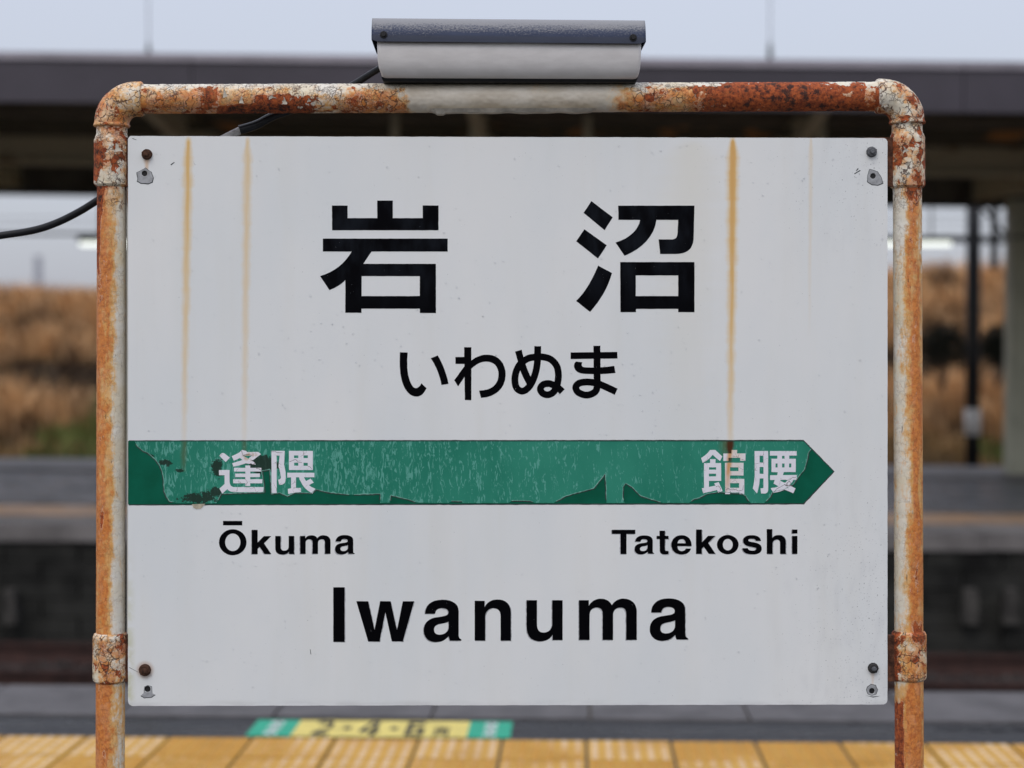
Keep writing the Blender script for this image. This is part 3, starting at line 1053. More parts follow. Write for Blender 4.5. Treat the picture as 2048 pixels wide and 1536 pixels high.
letter('white_kanji', [
    'M1100 188 L1332 188 L1332 850 C1332 890 1310 912 1265 912 L1212 912 L1202 825 L1240 820 C1252 818 1252 810 1252 795 L1252 655 L1188 655 '
    'C1185 740 1170 830 1140 912 L1068 825 C1095 740 1103 640 1103 560Z' + rect(1187, 270, 1252, 382) + rect(1187, 460, 1252, 577),
    'M1362 188 L1818 188 L1818 265 L1692 265 L1692 320 L1803 320 L1803 547 L1598 547 L1585 597 L1820 597 L1820 680 L1760 680 '
    'C1745 720 1720 750 1690 770 L1800 825 L1760 908 L1610 845 C1550 875 1490 890 1420 900 L1375 822 C1430 815 1480 805 1510 790 L1425 745 '
    'L1445 680 L1365 682 L1365 600 L1487 600 L1495 547 L1390 547 L1390 320 L1490 320 L1490 265 L1362 265Z'
    + rect(1570, 270, 1612, 318) + rect(1458, 400, 1492, 468) + rect(1570, 400, 1612, 468) + rect(1690, 400, 1727, 468)
    + 'M1555 680 L1665 680 C1650 710 1630 722 1610 730 L1535 695Z'], q6, 0.0008, 'lwhite', 0.0003, band)

# creases and dark grey lifted edges across the torn kanji
def crease(pts, fr, w=5.0):
    sh = []
    for a, b in zip(pts[:-1], pts[1:]):
        d = Vector((b[0] - a[0], b[1] - a[1])).normalized()
        nx, ny = -d.y * w / 2, d.x * w / 2
        sh.append([[(fr[0] + x * fr[2], fr[1] + y * fr[2]) for x, y in ((a[0] + nx, a[1] + ny), (b[0] + nx * .5, b[1] + ny * .5), (b[0] - nx * .5, b[1] - ny * .5), (a[0] - nx, a[1] - ny))]])
    flat('film_crease', sh, 0.0011, 0.0002, M['crease'], band, 0)


M['crease'] = simple('crease_grey', (0.16, 0.13, 0.14), 0.7, 0.4, 90)
for pts, w in (([(1610, 755), (1640, 780), (1690, 770), (1735, 775)], 16), ([(1640, 770), (1660, 730), (1695, 695), (1720, 750)], 10), ([(1440, 880), (1480, 830), (1560, 790), (1610, 760)], 7),
               ([(1700, 680), (1750, 635), (1790, 640), (1810, 628)], 8), ([(610, 850), (650, 825), (700, 850), (780, 845), (830, 870), (900, 850), (910, 770)], 8),
               ([(440, 800), (480, 780), (520, 820), (510, 870)], 8)):
    crease(pts, q6, w)
for pts, w in (([(1050, 200), (1110, 195), (1150, 215), (1240, 218)], 8), ([(1360, 370), (1420, 345), (1460, 330), (1510, 375), (1570, 385)], 9), ([(1670, 450), (1700, 450), (1740, 495)], 7),
               ([(540, 180), (560, 260), (640, 240), (730, 270)], 9), ([(690, 400), (740, 420), (770, 390), (750, 370)], 12), ([(790, 480), (840, 490), (875, 520)], 10), ([(600, 660), (640, 720), (600, 780)], 5)):
    crease(pts, q5, w)

# ---- bolts: washer, hex nut, thread end
BOLTS = [(294, 309, 'nut_rust', 10.5), (1743, 304, 'nut_dark', 10.5), (290, 1340, 'nut_rust', 12), (1746, 1336, 'nut_black', 10.5)]
for x, y, mt, r in BOLTS:
    R = r * PXM
    mb = MB()
    a = rnd.random()

    def ring(rad, off, n, rot=0.0, bx=x, by=y):
        c = bp(bx, by, off)
        return [c + BX * rad * math.cos(2 * math.pi * k / n + rot) + Vector((0, 0, 1)) * rad * math.sin(2 * math.pi * k / n + rot) for k in range(n)]

    def stack(rings, n):
        v = [p for q in rings for p in q]
        f = []
        for i in range(len(rings) - 1):
            for k in range(n):
                k2 = (k + 1) % n
                f.append((i * n + k, i * n + k2, (i + 1) * n + k2, (i + 1) * n + k))
        f.append(tuple(range((len(rings) - 1) * n, len(rings) * n)))
        return v, f
    mb.add(*stack([ring(R * 1.02, 0, 20), ring(R * 1.02, 0.0012, 20), ring(R * 0.9, 0.0014, 20)], 20))
    nut = mb.build('washer', M[mt], sign)
    mb = MB()
    mb.add(*stack([ring(R * 0.98, 0.0014, 6, a), ring(R * 0.98, 0.0062, 6, a), ring(R * 0.80, 0.0072, 6, a)], 6))
    mb.build('hex_nut', M[mt], sign)
    mb = MB()
    mb.add(*stack([ring(R * 0.46, 0.006, 14), ring(R * 0.46, 0.0105, 14), ring(R * 0.32, 0.0115, 14)], 14))
    mb.build('bolt_end', M['nut_dark' if mt == 'nut_black' else mt], sign)

# ---- the pipe frame
PIPE_OFF = -0.016                 # axis behind the face of the board


def pax(px, py): return bp(px, py, PIPE_OFF)


def nz(p, s): return noise.noise(Vector(p) * s)


def lump(amp):
    def f(p):
        q = Vector(p)
        a = noise.noise(q * 60) * 0.5 + noise.noise(q * 150) * 0.35 + noise.noise(q * 340) * 0.25
        d, _ = noise.voronoi(q * 75)
        e = d[1] - d[0]
        return amp * (a + (0.5 if e > 0.12 else -0.5) * 0.8)
    return f


def steel(name, pts, radii, fn, seg=72, amp=0.0005, ver=0.0, cap=True):
    v, f = sweep(pts, radii, seg, cap, lump(amp))
    o = mesh(name, v, f, M['pipe'], sign, True)
    me = o.data
    A = ('rust', 'stain', 'clean', 'crack', 'vertical')
    for k in A: me.attributes.new(k, 'FLOAT', 'POINT')
    vals = {k: [] for k in A}
    for vv in me.vertices:
        # coordinates of the surface point measured on the board, in photo-pixel units
        w = vv.co
        d = (w + BASE - CP)
        cd = CROT.transposed() @ d
        px = 1024 + F * cd.x / -cd.z
        py = 768 - F * cd.y / -cd.z
        r = fn(px, py, w)
        for k in A: vals[k].append(r.get(k, ver if k == 'vertical' else 0.0))
    for k in A: me.attributes[k].data.foreach_set('value', vals[k])
    return o


def sm(a, b, x):
    t = max(0.0, min(1.0, (x - a) / (b - a)))
    return t * t * (3 - 2 * t)


def line(p, q, step):
    n = max(2, int((q - p).length / step) + 1)
    return [p.lerp(q, i / (n - 1)) for i in range(n)]


def rail_fn(px, py, w):
    q_ = 26 * nz(w, 45) + 14 * nz(w, 110)
    clean = sm(800, 830, px + q_) * sm(1262, 1222, px + q_)
    v = (py - 166) / 58
    n1 = nz(w, 9)
    rust = 0.10 + 0.22 * n1 + 0.1 * nz(w, 28)
    # left: paint with a scar of bare rust along the underside, right: mostly bare
    rust += 0.50 * sm(500, 515, px) * sm(660, 600, px) * sm(0.30 + .12 * n1, 0.48 + .12 * n1, v)
    rust += 0.75 * sm(430, 450, px) * sm(590, 540, px) * sm(0.66, 0.85, v)
    rust += 0.25 * sm(350, 400, px) * sm(450, 430, px)
    rust += 0.20 * nz(w, 40) * sm(1265, 1290, px) - 0.16 * sm(1300, 1316, px) * sm(1392, 1372, px)
    rust -= 0.18 * sm(1725, 1735, px) * sm(1768, 1755, px)
    rust += 0.45 * sm(1265, 1290, px) * (0.62 + 0.5 * sm(1400, 1480, px)) * (1 - 0.45 * sm(1330, 1350, px) * sm(1400, 1370, px))
    rust += 0.20 * sm(1480, 1530, px) * sm(1660, 1600, px) * sm(.75, .35, v)
    rust -= 0.25 * sm(560, 600, px) * sm(700, 660, px) * sm(0.6, 0.3, v) + 0.2 * sm(440, 447, px) * sm(462, 455, px)
    rust -= 0.30 * sm(0.16, 0.02, v)  # highlight on the rail's top, painted as less rust
    rust += 0.22 * sm(655, 690, px) * sm(740, 700, px)
    stain = 0.50 + 0.3 * sm(0.1, 0.6, v) - 0.5 * sm(0.25, 0.0, v) - 0.35 * sm(560, 600, px) * sm(700, 680, px)  # stain thinned at the top for the same painted highlight
    crack = 0.9 - 0.7 * sm(1400, 1480, px)
    st2 = 0.35 * sm(1200, 1225, px) * sm(1260, 1240, px) + 0.25 * sm(1050, 1070, px) * sm(1110, 1090, px) * sm(.6, .2, v)
    return dict(rust=rust * (1 - clean), stain=stain * (1 - clean) + st2, clean=clean * (1 - st2), crack=crack * (1 - clean * 0.95))


RB = 29.0 * PXM
pl, pr = (219, 400), (1819, 395)
LX0, LX1 = 219.5, 216.5            # left post axis at top / bottom
RX0, RX1 = 1819, 1823
YL, YR = 195.5, 190.0              # rail axis
steel('top_rail', line(pax(262, YL), pax(1782, YR), 0.0022), [RB] * len(line(pax(262, YL), pax(1782, YR), 0.0022)), rail_fn, 72, 0.0006)
# sheet skirt folded along the rail's underside below the lamp
mb = MB()
sk = []
N = 60
for i in range(N + 1):
    x = 858 + (1192 - 858) * i / N
    dpt = 3.5 + 2.0 * noise.noise(Vector((x * .03, 0, 0))) + (3 if 870 < x < 890 else 0)
    dpt *= sm(858, 872, x) * sm(1192, 1176, x)
    ya = YL + (YR - YL) * (x - 262) / 1520 + 28
    for z, o_ in ((ya - 3, 0.010), (ya + dpt, 0.002), (ya + dpt, -0.020), (ya - 3, -0.036)): sk.append(bp(x, z, o_))
mb.add(sk, [(i * 4 + k, i * 4 + k + 1, i * 4 + 5 + k, i * 4 + 4 + k) for i in range(N) for k in range(3)])
mb.build('underside_skirt', simple('dull_cream_skirt', (0.56, 0.52, 0.44), 0.6, 0.25, 40, 0.4, 0.2), sign)


def post_fn(side):
    def f(px, py, w):
        ax = (LX0 if side < 0 else RX0) + ((LX1 - LX0) if side < 0 else (RX1 - RX0)) * (py - 300) / 1200
        h = (px - ax) / 29.0          # -1 left flank .. 1 right flank
        t = (py - 370) / 900
        nn = nz((w.x * 3, w.y * 3, w.z), 7)
        if side < 0:
            stain = 0.62 * sm(0.95 - 0.45 * t, -0.35 - 0.1 * t, h + nn * .3) + 0.24 - 0.12 * sm(.3, .7, h)
            stain += 0.35 * sm(1360, 1380, py)
            rust = 0.46 * sm(-0.35 + nn * .3, -0.8, h) * sm(680, 480, py) + 0.14 * sm(-0.2, -0.6, h)
            rust += 0.22 * math.exp(-((h + 0.15 - nn * .3) / 0.22) ** 2) * math.exp(-((py - 560) / 55) ** 2)
            rust += 0.18 * math.exp(-((h + 0.45) / 0.28) ** 2) * math.exp(-((py - 1010) / 70) ** 2)
            rust += 0.25 * sm(405, 372, py)
            rust += 0.26 * math.exp(-((h - 0.0) / 0.35) ** 2) * math.exp(-((py - 1400) / 20) ** 2)
            rust += 0.30 * math.exp(-((h + 0.25) / 0.18) ** 2) * math.exp(-((py - 1508) / 14) ** 2)
            clean = 0.25 * sm(0.25, 0.6, h) * sm(540, 700, py) * sm(1290, 1200, py)
        else:
            mid = math.exp(-((h - 0.22 - nn * .55) / 0.42) ** 2)
            stain = 0.38 + 0.42 * mid + 0.30 * sm(-0.1, 0.5, h) * sm(450, 800, py) - 0.16 * sm(-0.2, -0.6, h)
            stain += 0.45 * sm(1360, 1380, py) * sm(0.8, 0.5, h)
            rust = 0.15 * nz((w.x * 4, w.y * 4, w.z * .8), 40) + 0.20 * mid * (0.6 + 0.6 * math.exp(-((py - 480) / 90) ** 2) + 0.5 * math.exp(-((py - 1130) / 60) ** 2)
                                 + 0.8 * math.exp(-((py - 700) / 40) ** 2))
            rust += 0.28 * sm(430, 378, py) * sm(-0.7, 0, h)
            rust += 0.30 * sm(1225, 1270, py) * sm(1280, 1270, py) * sm(-.3, .3, h)
            rust += 0.55 * sm(-0.40, -0.62 + nn * .4, h) * sm(1395, 1410, py)
            clean = 0.15 * sm(0.0, -0.5, h) * sm(700, 900, py) * sm(1300, 1200, py)
        return dict(rust=rust, stain=stain, clean=clean, crack=0.25 + 0.6 * sm(440, 390, py), vertical=1.0)
    return f


def fit_fn(seed, st=0.3, ru=0.18, top=0.0):
    def f(px, py, w):
        a = nz(w + Vector((seed, 0, 0)), 16)
        b = nz(w + Vector((0, seed, 0)), 30)
        return dict(rust=ru + 0.34 * a + 0.18 * b, stain=st + 0.35 * b + 0.25 * a, clean=0.0, crack=1.0)
    return f


def fit_left(px, py, w):
    r = fit_fn(2.0, 0.40, 0.16)(px, py, w)
    r['rust'] += 0.42 * sm(212, 192, px) * sm(270, 300, py)
    return r


def lower_right(px, py, w):
    r = fit_fn(5.0, 0.62, 0.13)(px, py, w)
    r['rust'] += 0.55 * sm(1806, 1790, px + 6 * nz(w, 90)) + 0.16 * math.exp(-((px - 1832) / 12) ** 2)
    return r


for side, (xa, xb) in ((-1, (LX0, LX1)), (1, (RX0, RX1))):
    def ax(py): return xa + (xb - xa) * (py - 300) / 1200
    p = line(pax(ax(250), 250), pax(ax(1560), 1560), 0.0026)
    foot = p[-1].copy()
    foot.z = 0.0
    p += line(p[-1], foot, 0.02)[1:]
    steel('post', p, [28.6 * PXM] * len(p), post_fn(side), 72, 0.00035, 1.0)
    # neck and sleeve under the elbow, sleeve near the board's foot
    yt, yb = (253, 371) if side < 0 else (247, 374)
    prof = [(yt - 6, 29.5), (yt + 8, 30), (yt + 16, 30.5), (yt + 22, 33), (yt + 28, 34.6), (yb - 10, 34.8), (yb - 3, 34.2), (yb, 31), (yb + 2, 28.8)]
    pts, rr = [], []
    for i in range(len(prof) - 1):
        for k in range(8):
            t = k / 8
            y = prof[i][0] + (prof[i + 1][0] - prof[i][0]) * t
            pts.append(pax(ax(y), y))
            rr.append((prof[i][1] + (prof[i + 1][1] - prof[i][1]) * t) * PXM)
    steel('sleeve', pts, rr, fit_left if side < 0 else fit_fn(9.0, 0.42, 0.20), 80, 0.0007)
    ya, yb = (1270, 1366) if side < 0 else (1266, 1362)
    prof = [(ya - 2, 28.8), (ya, 32), (ya + 5, 34.6), (ya + 12, 35), (yb - 9, 35), (yb - 3, 34), (yb, 31), (yb + 1.5, 28.8)]
    pts, rr = [], []
    for i in range(len(prof) - 1):
        m_ = 24 if i == 3 else 6
        for k in range(m_):
            t = k / m_
            y = prof[i][0] + (prof[i + 1][0] - prof[i][0]) * t
            pts.append(pax(ax(y), y))
            rr.append((prof[i][1] + (prof[i + 1][1] - prof[i][1]) * t) * PXM)
    steel('sleeve', pts, rr, fit_fn(3.0, 0.52, 0.20) if side < 0 else lower_right, 80, 0.0005)
    # elbow
    yl = 252 if side < 0 else 246
    yr = YL if side < 0 else YR
    Rr = 50
    cx = ax(yl) - side * Rr
    cy = yr + Rr
    path = [(ax(yl), yl + 1, 30), (ax(yl), yl, 34), (ax(yl), yl - 2, 36), (ax(yl), yl - 5, 35.5)]
    nA = 40
    for k in range(nA + 1):
        a = math.pi / 2 * k / nA
        path.append((cx + side * Rr * math.cos(a), cy - Rr * math.sin(a), 34.3))
    xe = cx - side * 6
    path += [(xe, yr, 34.8), (xe - side * 3, yr, 34.8), (xe - side * 6, yr, 33), (xe - side * 7, yr, 29)]
    # drop duplicates that run backwards
    path = [q for i, q in enumerate(path) if i < 4 or q[1] <= yl - 5.2]
    steel('elbow', [pax(q[0], q[1]) for q in path], [q[2] * PXM for q in path],
          fit_fn(1.0, 0.62, 0.10) if side < 0 else fit_fn(7.0, 0.42, 0.22), 80, 0.0006)
    # rusty clamp plates that carry the board behind its edge
    for (y0, y1) in ((274, 372), (1272, 1364)):
        mb = MB()
        xin = 300 if side < 0 else 1730
        xo = ax(y0)
        xs = sorted((xin, xo))
        a, b = bp(xs[0], y0, -0.0045), bp(xs[1], y0, -0.0045)
        c, d = bp(xs[1], y1, -0.0045), bp(xs[0], y1, -0.0045)
        bk = BN * -0.012
        mb.add([d, c, b, a, d + bk, c + bk, b + bk, a + bk], [(0, 1, 2, 3), (7, 6, 5, 4), (0, 4, 5, 1), (1, 5, 6, 2), (2, 6, 7, 3), (3, 7, 4, 0)])
        mb.build('clamp_plate', M['frame_rust'], sign)

# angle frame behind the board
def slab(x0, y0, x1, y1, o0, o1):
    c = [(x0, y1), (x1, y1), (x1, y0), (x0, y0)]
    v = [bp(x, y, o0) for x, y in c] + [bp(x, y, o1) for x, y in c]
    return v, [(0, 3, 2, 1), (4, 5, 6, 7), (0, 1, 5, 4), (1, 2, 6, 5), (2, 3, 7, 6), (3, 0, 4, 7)]


for q in ((252.5, 376, 268, 1268), (1752, 378, 1771.5, 1264), (320, 284, 1710, 300), (320, 1384, 1710, 1400), (1000, 302, 1030, 1382)):
    mb = MB()
    mb.add(*slab(q[0], q[1], q[2], q[3], -0.030, -0.0045))
    mb.build('angle_bar', M['frame_white'], sign)

# loose curls of paint standing off the rail and the fittings
def flake(px, py, off, w, h, ang, lift, mat):
    v, f = [], []
    for j in range(4):
        for i in range(4):
            a, b = (i / 3 - .5) * w * (1 - .22 * j) , (j / 3) * h * (1 - .35 * abs(i - 1.4))
            jag = rnd.uniform(-.12, .12) * w
            x = a * math.cos(ang) - b * math.sin(ang) + jag
            y = -(a * math.sin(ang) + b * math.cos(ang)) + jag * .6
            v.append(bp(px + x, py + y, off + lift * (j / 3) ** 2))
    for j in range(3):
        for i in range(3): f.append((j * 4 + i, j * 4 + i + 1, j * 4 + i + 5, j * 4 + i + 4))
    return mesh('paint_flake', v, f, mat, sign, True)


M['flake'] = simple('loose_cream_paint', (0.62, 0.57, 0.47), 0.5, 0.2, 150, 0.4)
for q in ((752, 180, 8, 12, -0.5), (741, 178, 7, 7, 0.4), (452, 196, 11, 25, 0.05), (484, 208, 10, 16, -.15), (571, 210, 13, 17, .1), (546, 199, 16, 9, .2), (620, 205, 9, 8, .2),
          (240, 305, 18, 18, .1), (1808, 306, 14, 14, .4), (1815, 356, 12, 14, .2), (1812, 332, 14, 8, -.1), (1770, 215, 9, 9, .2)):
    flake(q[0], q[1], PIPE_OFF + RB * (1.0 if q[1] < 200 or 240 > q[1] else 1.17) + 0.0004, q[2], q[3], q[4], 0.002, M['flake'])

# beads of rain on the board
mb = MB()
for k in range(900):
    x, y = rnd.uniform(262, 1768), rnd.uniform(285, 1400)
    if noise.noise(Vector((x * .006, y * .006, 1))) < -0.1 and rnd.random() < .7: continue
    if 1290 < x < 1400 and 330 < y < 400 or rnd.random() < .05: r = rnd.uniform(1.4, 2.3)
    else: r = rnd.uniform(0.8, 1.7)
    if 881 < y < 1008: continue
    c = bp(x, y, 0.0004)
    R = r * PXM
    rings = []
    for (a, hh) in ((1.0, 0.0), (0.75, 0.35), (0.0, 0.55)):
        if a: rings.append([c + BX * R * a * math.cos(t * math.pi / 3) + Vector((0, 0, 1)) * R * a * 1.15 * math.sin(t * math.pi / 3) + BN * R * hh for t in range(6)])
    v = rings[0] + rings[1] + [c + BN * R * 0.55]
    f = [(i, (i + 1) % 6, 6 + (i + 1) % 6, 6 + i) for i in range(6)] + [(6 + i, 6 + (i + 1) % 6, 12) for i in range(6)]
    mb.add(v, f)
o = mb.build('rain_beads', M['water'], sign, True)
o['kind'] = 'stuff'

# ================================================================== LAMP ON TOP OF THE FRAME
lc = bp(1016, 166, PIPE_OFF)
lamp = empty('sign_lamp', lc + BASE)
tag(lamp, 'unlit blue grey lamp box with frosted diffuser on top of the sign frame', 'lamp')
LR = 0.062                       # half depth of the fixture


def lp(px, py, off=0.0): return bp(px, py, PIPE_OFF + off) - lc


# cover: curved hood, section in (offset, photo y)
NS, NC = 90, 22
v, f, uvs = [], [], []
for i in range(NS + 1):
    t = i / NS
    x = 747 + (1286 - 747) * t
    dy = 4.5 * t
    for k in range(NC + 1):
        a = k / NC                # 0 front lip .. 1 back lip
        if a < 0.42:
            q = a / 0.42
            yy = 94 - 52 * math.sin(q * math.pi / 2) * 1.0
            of = 0.070 - 0.030 * (1 - math.cos(q * math.pi / 2))
            vv = 1 - q
        elif a < 0.58:
            q = (a - 0.42) / 0.16
            yy = 42 - 3 * math.sin(q * math.pi)
            of = 0.040 - 0.080 * q
            vv = 0.0
        else:
            q = (a - 0.58) / 0.42
            yy = 42 + 52 * (1 - math.cos(q * math.pi / 2))
            of = -0.040 - 0.030 * math.sin(q * math.pi / 2)
            vv = q
        end = min(t, 1 - t) * (1286 - 747)
        rr_ = 6 if end < 1 else (3 if end < 7 else 0)
        cut = rr_ * (1 - min(1, abs(yy - 94) / 10)) * (1 if end < 7 else 0)
        v.append(lp(x, yy + dy - cut * .6, of))
        uvs.append((x / 1000, vv))
for i in range(NS):
    for k in range(NC):
        f.append((i * (NC + 1) + k, (i + 1) * (NC + 1) + k, (i + 1) * (NC + 1) + k + 1, i * (NC + 1) + k + 1))
# end caps
f.append(tuple(range(NC + 1)))
f.append(tuple(NS * (NC + 1) + k for k in range(NC, -1, -1)))
cov = mesh('metal_cover', v, f, M['cover'], lamp, True)
uvl = cov.data.uv_layers.new(name='UVMap')
for lpp in cov.data.loops: uvl.data[lpp.index].uv = uvs[lpp.vertex_index]
cov.data.polygons[len(f) - 1].use_smooth = False
cov.data.polygons[len(f) - 2].use_smooth = False

# diffuser: tapering trough with rounded ends
v, f = [], []
rows = [(90, 757, 1278, 0.062), (110, 757.5, 1278, 0.062), (128, 758, 1277.5, 0.060), (142, 760, 1276.5, 0.056), (150, 763, 1275, 0.052),
        (156, 765, 1273, 0.047), (160, 768, 1270, 0.040), (162, 775, 1262, 0.030)]
nr = 0
SEG = []
for (y, xa_, xb_, of) in rows:
    ring_ = []
    rc = 7
    # rounded rectangle in plan
    for (cx, so, a0) in ((xa_ + rc, 1, 180), (xb_ - rc, 1, 90), (xb_ - rc, -1, 0), (xa_ + rc, -1, -90)):
        for k in range(6):
            a = math.radians(a0 - 90 * k / 5)
            rcm = rc * PXM
            ring_.append((cx + rc * math.cos(a), y + (1.5 if cx > 1000 else -0.5), so * (of - rcm) + rcm * math.sin(a)))
    v += [lp(*q) for q in ring_]
nn_ = 24
for i in range(len(rows) - 1):
    for k in range(nn_):
        k2 = (k + 1) % nn_
        f.append((i * nn_ + k, (i + 1) * nn_ + k, (i + 1) * nn_ + k2, i * nn_ + k2))
f.append(tuple((len(rows) - 1) * nn_ + k for k in range(nn_ - 1, -1, -1)))
f.append(tuple(range(nn_)))
mesh('diffuser', v, f, M['diffuser'], lamp, True)
mb = MB()
vv_ = []
for (y, xa_, xb_, of) in ((158, 764, 1274, 0.038), (166.5, 768, 1270, 0.034)):
    vv_ += [lp(xa_, y, of), lp(xb_, y + 1, of), lp(xb_, y + 1, -of), lp(xa_, y, -of)]
mb.add(vv_, [(0, 1, 5, 4), (1, 2, 6, 5), (2, 3, 7, 6), (3, 0, 4, 7), (0, 3, 2, 1), (4, 5, 6, 7)])
mb.build('rubber_gasket', M['rubber_and_shade'], lamp)
for (x, y) in ((771, 81), (1261, 87)):
    mb = MB()
    c = lp(x, y, 0.0695)
    for (r0, r1, d0, d1) in ((7.5, 7.0, 0, 0.0015), (4.6, 3.8, 0.0015, 0.0055)):
        r0 *= PXM
        r1 *= PXM
        A_ = [c + BX * r0 * math.cos(k * math.pi / 6) + Vector((0, 0, 1)) * r0 * math.sin(k * math.pi / 6) + BN * d0 for k in range(12)]
        B_ = [c + BX * r1 * math.cos(k * math.pi / 6) + Vector((0, 0, 1)) * r1 * math.sin(k * math.pi / 6) + BN * d1 for k in range(12)]
        mb.add(A_ + B_, [(k, (k + 1) % 12, 12 + (k + 1) % 12, 12 + k) for k in range(12)] + [tuple(range(12, 24))])
    mb.build('screw', M['rubber_and_shade'], lamp)

# cable from the lamp, behind the board, out to the left
def smooth(pts, k=8):
    P = [Vector(p) for p in pts]
    Q = []
    for i in range(len(P) - 1):
        p0, p1, p2, p3 = P[max(i - 1, 0)], P[i], P[i + 1], P[min(i + 2, len(P) - 1)]
        for j in range(k):
            t = j / k
            Q.append(0.5 * ((2 * p1) + (p2 - p0) * t + (2 * p0 - 5 * p1 + 4 * p2 - p3) * t * t + (3 * p1 - p0 - 3 * p2 + p3) * t ** 3))
    Q.append(P[-1])
    return Q


cb = bp(190, 395, -0.06) + BASE
cable = empty('lamp_cable', cb)
tag(cable, 'black cable running from the lamp behind the board and out to the left', 'cable')
cpts = [(762, 128, -0.030), (735, 141, -0.045), (700, 160, -0.058), (660, 178, -0.066), (600, 200, -0.07), (540, 221, -0.064), (505, 240, -0.060), (470, 252, -0.056)]
q = smooth([bp(*p) + BASE - cb for p in cpts])
mb = MB()
mb.tube(q, [(6.5 + 3.5 * i / len(q)) * PXM for i in range(len(q))], 12)
mb.build('cable_sheath', M['cable'], cable, True)
q = smooth([bp(*p) + BASE - cb for p in [(484, 246, -0.058), (450, 263, -0.056), (415, 282, -0.055), (330, 330, -0.056), (270, 360, -0.058), (226, 378, -0.062)]])
mb = MB()
mb.tube(q, [8.2 * PXM] * len(q), 12)
mb.build('conduit', M['conduit'], cable, True)
q = smooth([bp(*p) + BASE - cb for p in [(240, 366, -0.062), (214, 375, -0.064), (185, 389, -0.068), (140, 415, -0.075), (90, 438, -0.083), (40, 453, -0.09), (-30, 463, -0.10),
                                         (-160, 480, -0.11), (-330, 460, -0.12)]])
mb = MB()
mb.tube(q, [7.6 * PXM] * len(q), 12)
mb.build('cable_sheath', M['cable'], cable, True)

# ================================================================== OUR PLATFORM
def pbox(name, s0, s1, t0, t1, z0, z1, mat, parent=None, g=0.0, g0=0.0):
    mb = MB()
    mb.box(s0, s1, t0, t1, z0, z1, tf=lambda p: pw(p.x, p.y, p.z + g * (p.x - g0)))
    return mb.build(name, mat, parent)


T_TILE, T_ASPH, T_EDGE = 6.035, 6.37, 6.93
ground = mesh('ground', [(-900, -300, -1.35), (900, -300, -1.35), (900, 2500, -1.35), (-900, 2500, -1.35)], [(0, 1, 2, 3)], M['ground'])
tag(ground, kind='structure')
plat = pbox('platform', -14, 14, -6, T_EDGE - 0.02, -1.3, -0.06, M['wall_block'])
tag(plat, kind='structure')
pbox('concrete_floor', -14, 14, -6, T_TILE - 0.62, -0.06, -0.002, M['asphalt'], plat)
pbox('asphalt_strip', -14, 14, T_TILE + 0.006, T_ASPH, -0.06, -0.004, M['asphalt_wet'], plat)
pbox('tile_bed', -14, 14, T_TILE - 0.62, T_TILE + 0.006, -0.06, -0.010, M['joint'], plat)
pbox('coping_bed', -14, 14, T_ASPH, T_EDGE - 0.03, -0.06, -0.012, M['joint'], plat)
# coping stones, slightly proud, with open joints
me0 = None
for i in range(-8, 9):
    s0 = i * 0.6 + 0.06
    if me0 is None:
        mb = MB()
        mb.box(0.006, 0.594, T_ASPH + 0.004, T_EDGE, -0.12, 0.004)
        o = mb.build('coping_stone', M['coping'], plat)
        me0 = o.data
        bv = o
    else:
        o = bpy.data.objects.new('coping_stone', me0)
        COL.objects.link(o)
        o.parent = plat
    o.rotation_euler = (0, 0, TH)
    o.location = pw(s0, 0, rnd.uniform(-0.001, 0.001))

# tactile tiles
def tile_mesh(dots):
    mb = MB()
    a = 0.1435
    z = -0.0
    v = boxv(-a, a, -a, a, -0.02, z)
    mb.add(v, BOXF)
    if dots:
        for i in range(6):
            for j in range(6):
                x, y = (i - 2.5) * 0.048, (j - 2.5) * 0.048
                r1, r2, h = 0.0125, 0.008, 0.005
                A_ = [(x + r1 * math.cos(k * math.pi / 4), y + r1 * math.sin(k * math.pi / 4), z) for k in range(8)]
                B_ = [(x + r2 * math.cos(k * math.pi / 4), y + r2 * math.sin(k * math.pi / 4), z + h) for k in range(8)]
                mb.add([Vector(q) for q in A_ + B_], [(k, (k + 1) % 8, 8 + (k + 1) % 8, 8 + k) for k in range(8)] + [tuple(range(8, 16))])
    return mb


tm = tile_mesh(True).build('tactile_tile', M['tile'], plat).data
tm.materials.append(M['dome'])
for p_ in tm.polygons:
    if p_.index >= 6: p_.material_index = 1
first = True
s_ref = hit(1172, 1480, T_TILE)[0]
for r in range(2):
    for i in range(-10, 10):
        if first:
            o = [q for q in plat.children if q.name.startswith('tactile_tile')][0]
            first = False
        else:
            o = bpy.data.objects.new('tactile_tile', tm)
            COL.objects.link(o)
            o.parent = plat
        o.rotation_euler = (0, 0, TH + rnd.uniform(-.003, .003))
        o.location = pw(s_ref + 0.15 + i * 0.2985, T_TILE - 0.150 - r * 0.30, rnd.uniform(-0.001, 0.001))

# boarding-position sticker lying on the asphalt strip
stk = empty('boarding_sticker', pw(0, T_TILE + 0.15, 0.0), TH)
tag(stk, 'green and yellow boarding position sticker on the dark strip beyond the yellow tiles', 'floor sticker')


def sfl(px, py):
    d = PR.inverted() @ ray(px, py)
    k = CAM_H / -d.z
    return d.x * k, d.y * k


sL, sR = sfl(495, 1473)[0] - 0.012, sfl(1027, 1475)[0] - 0.012
tA, tB = T_TILE + 0.022, T_ASPH - 0.045
SL = Matrix.Rotation(0, 3, 'Z')


def stick(name, s0, s1, t0, t1, z, mat, par, skew=0.0):
    y0, y1 = t0 - (T_TILE + 0.15), t1 - (T_TILE + 0.15)
    v = boxv(s0, s1, y0, y1, z - 0.0008, z)
    return mesh(name, v, BOXF, mat, par)


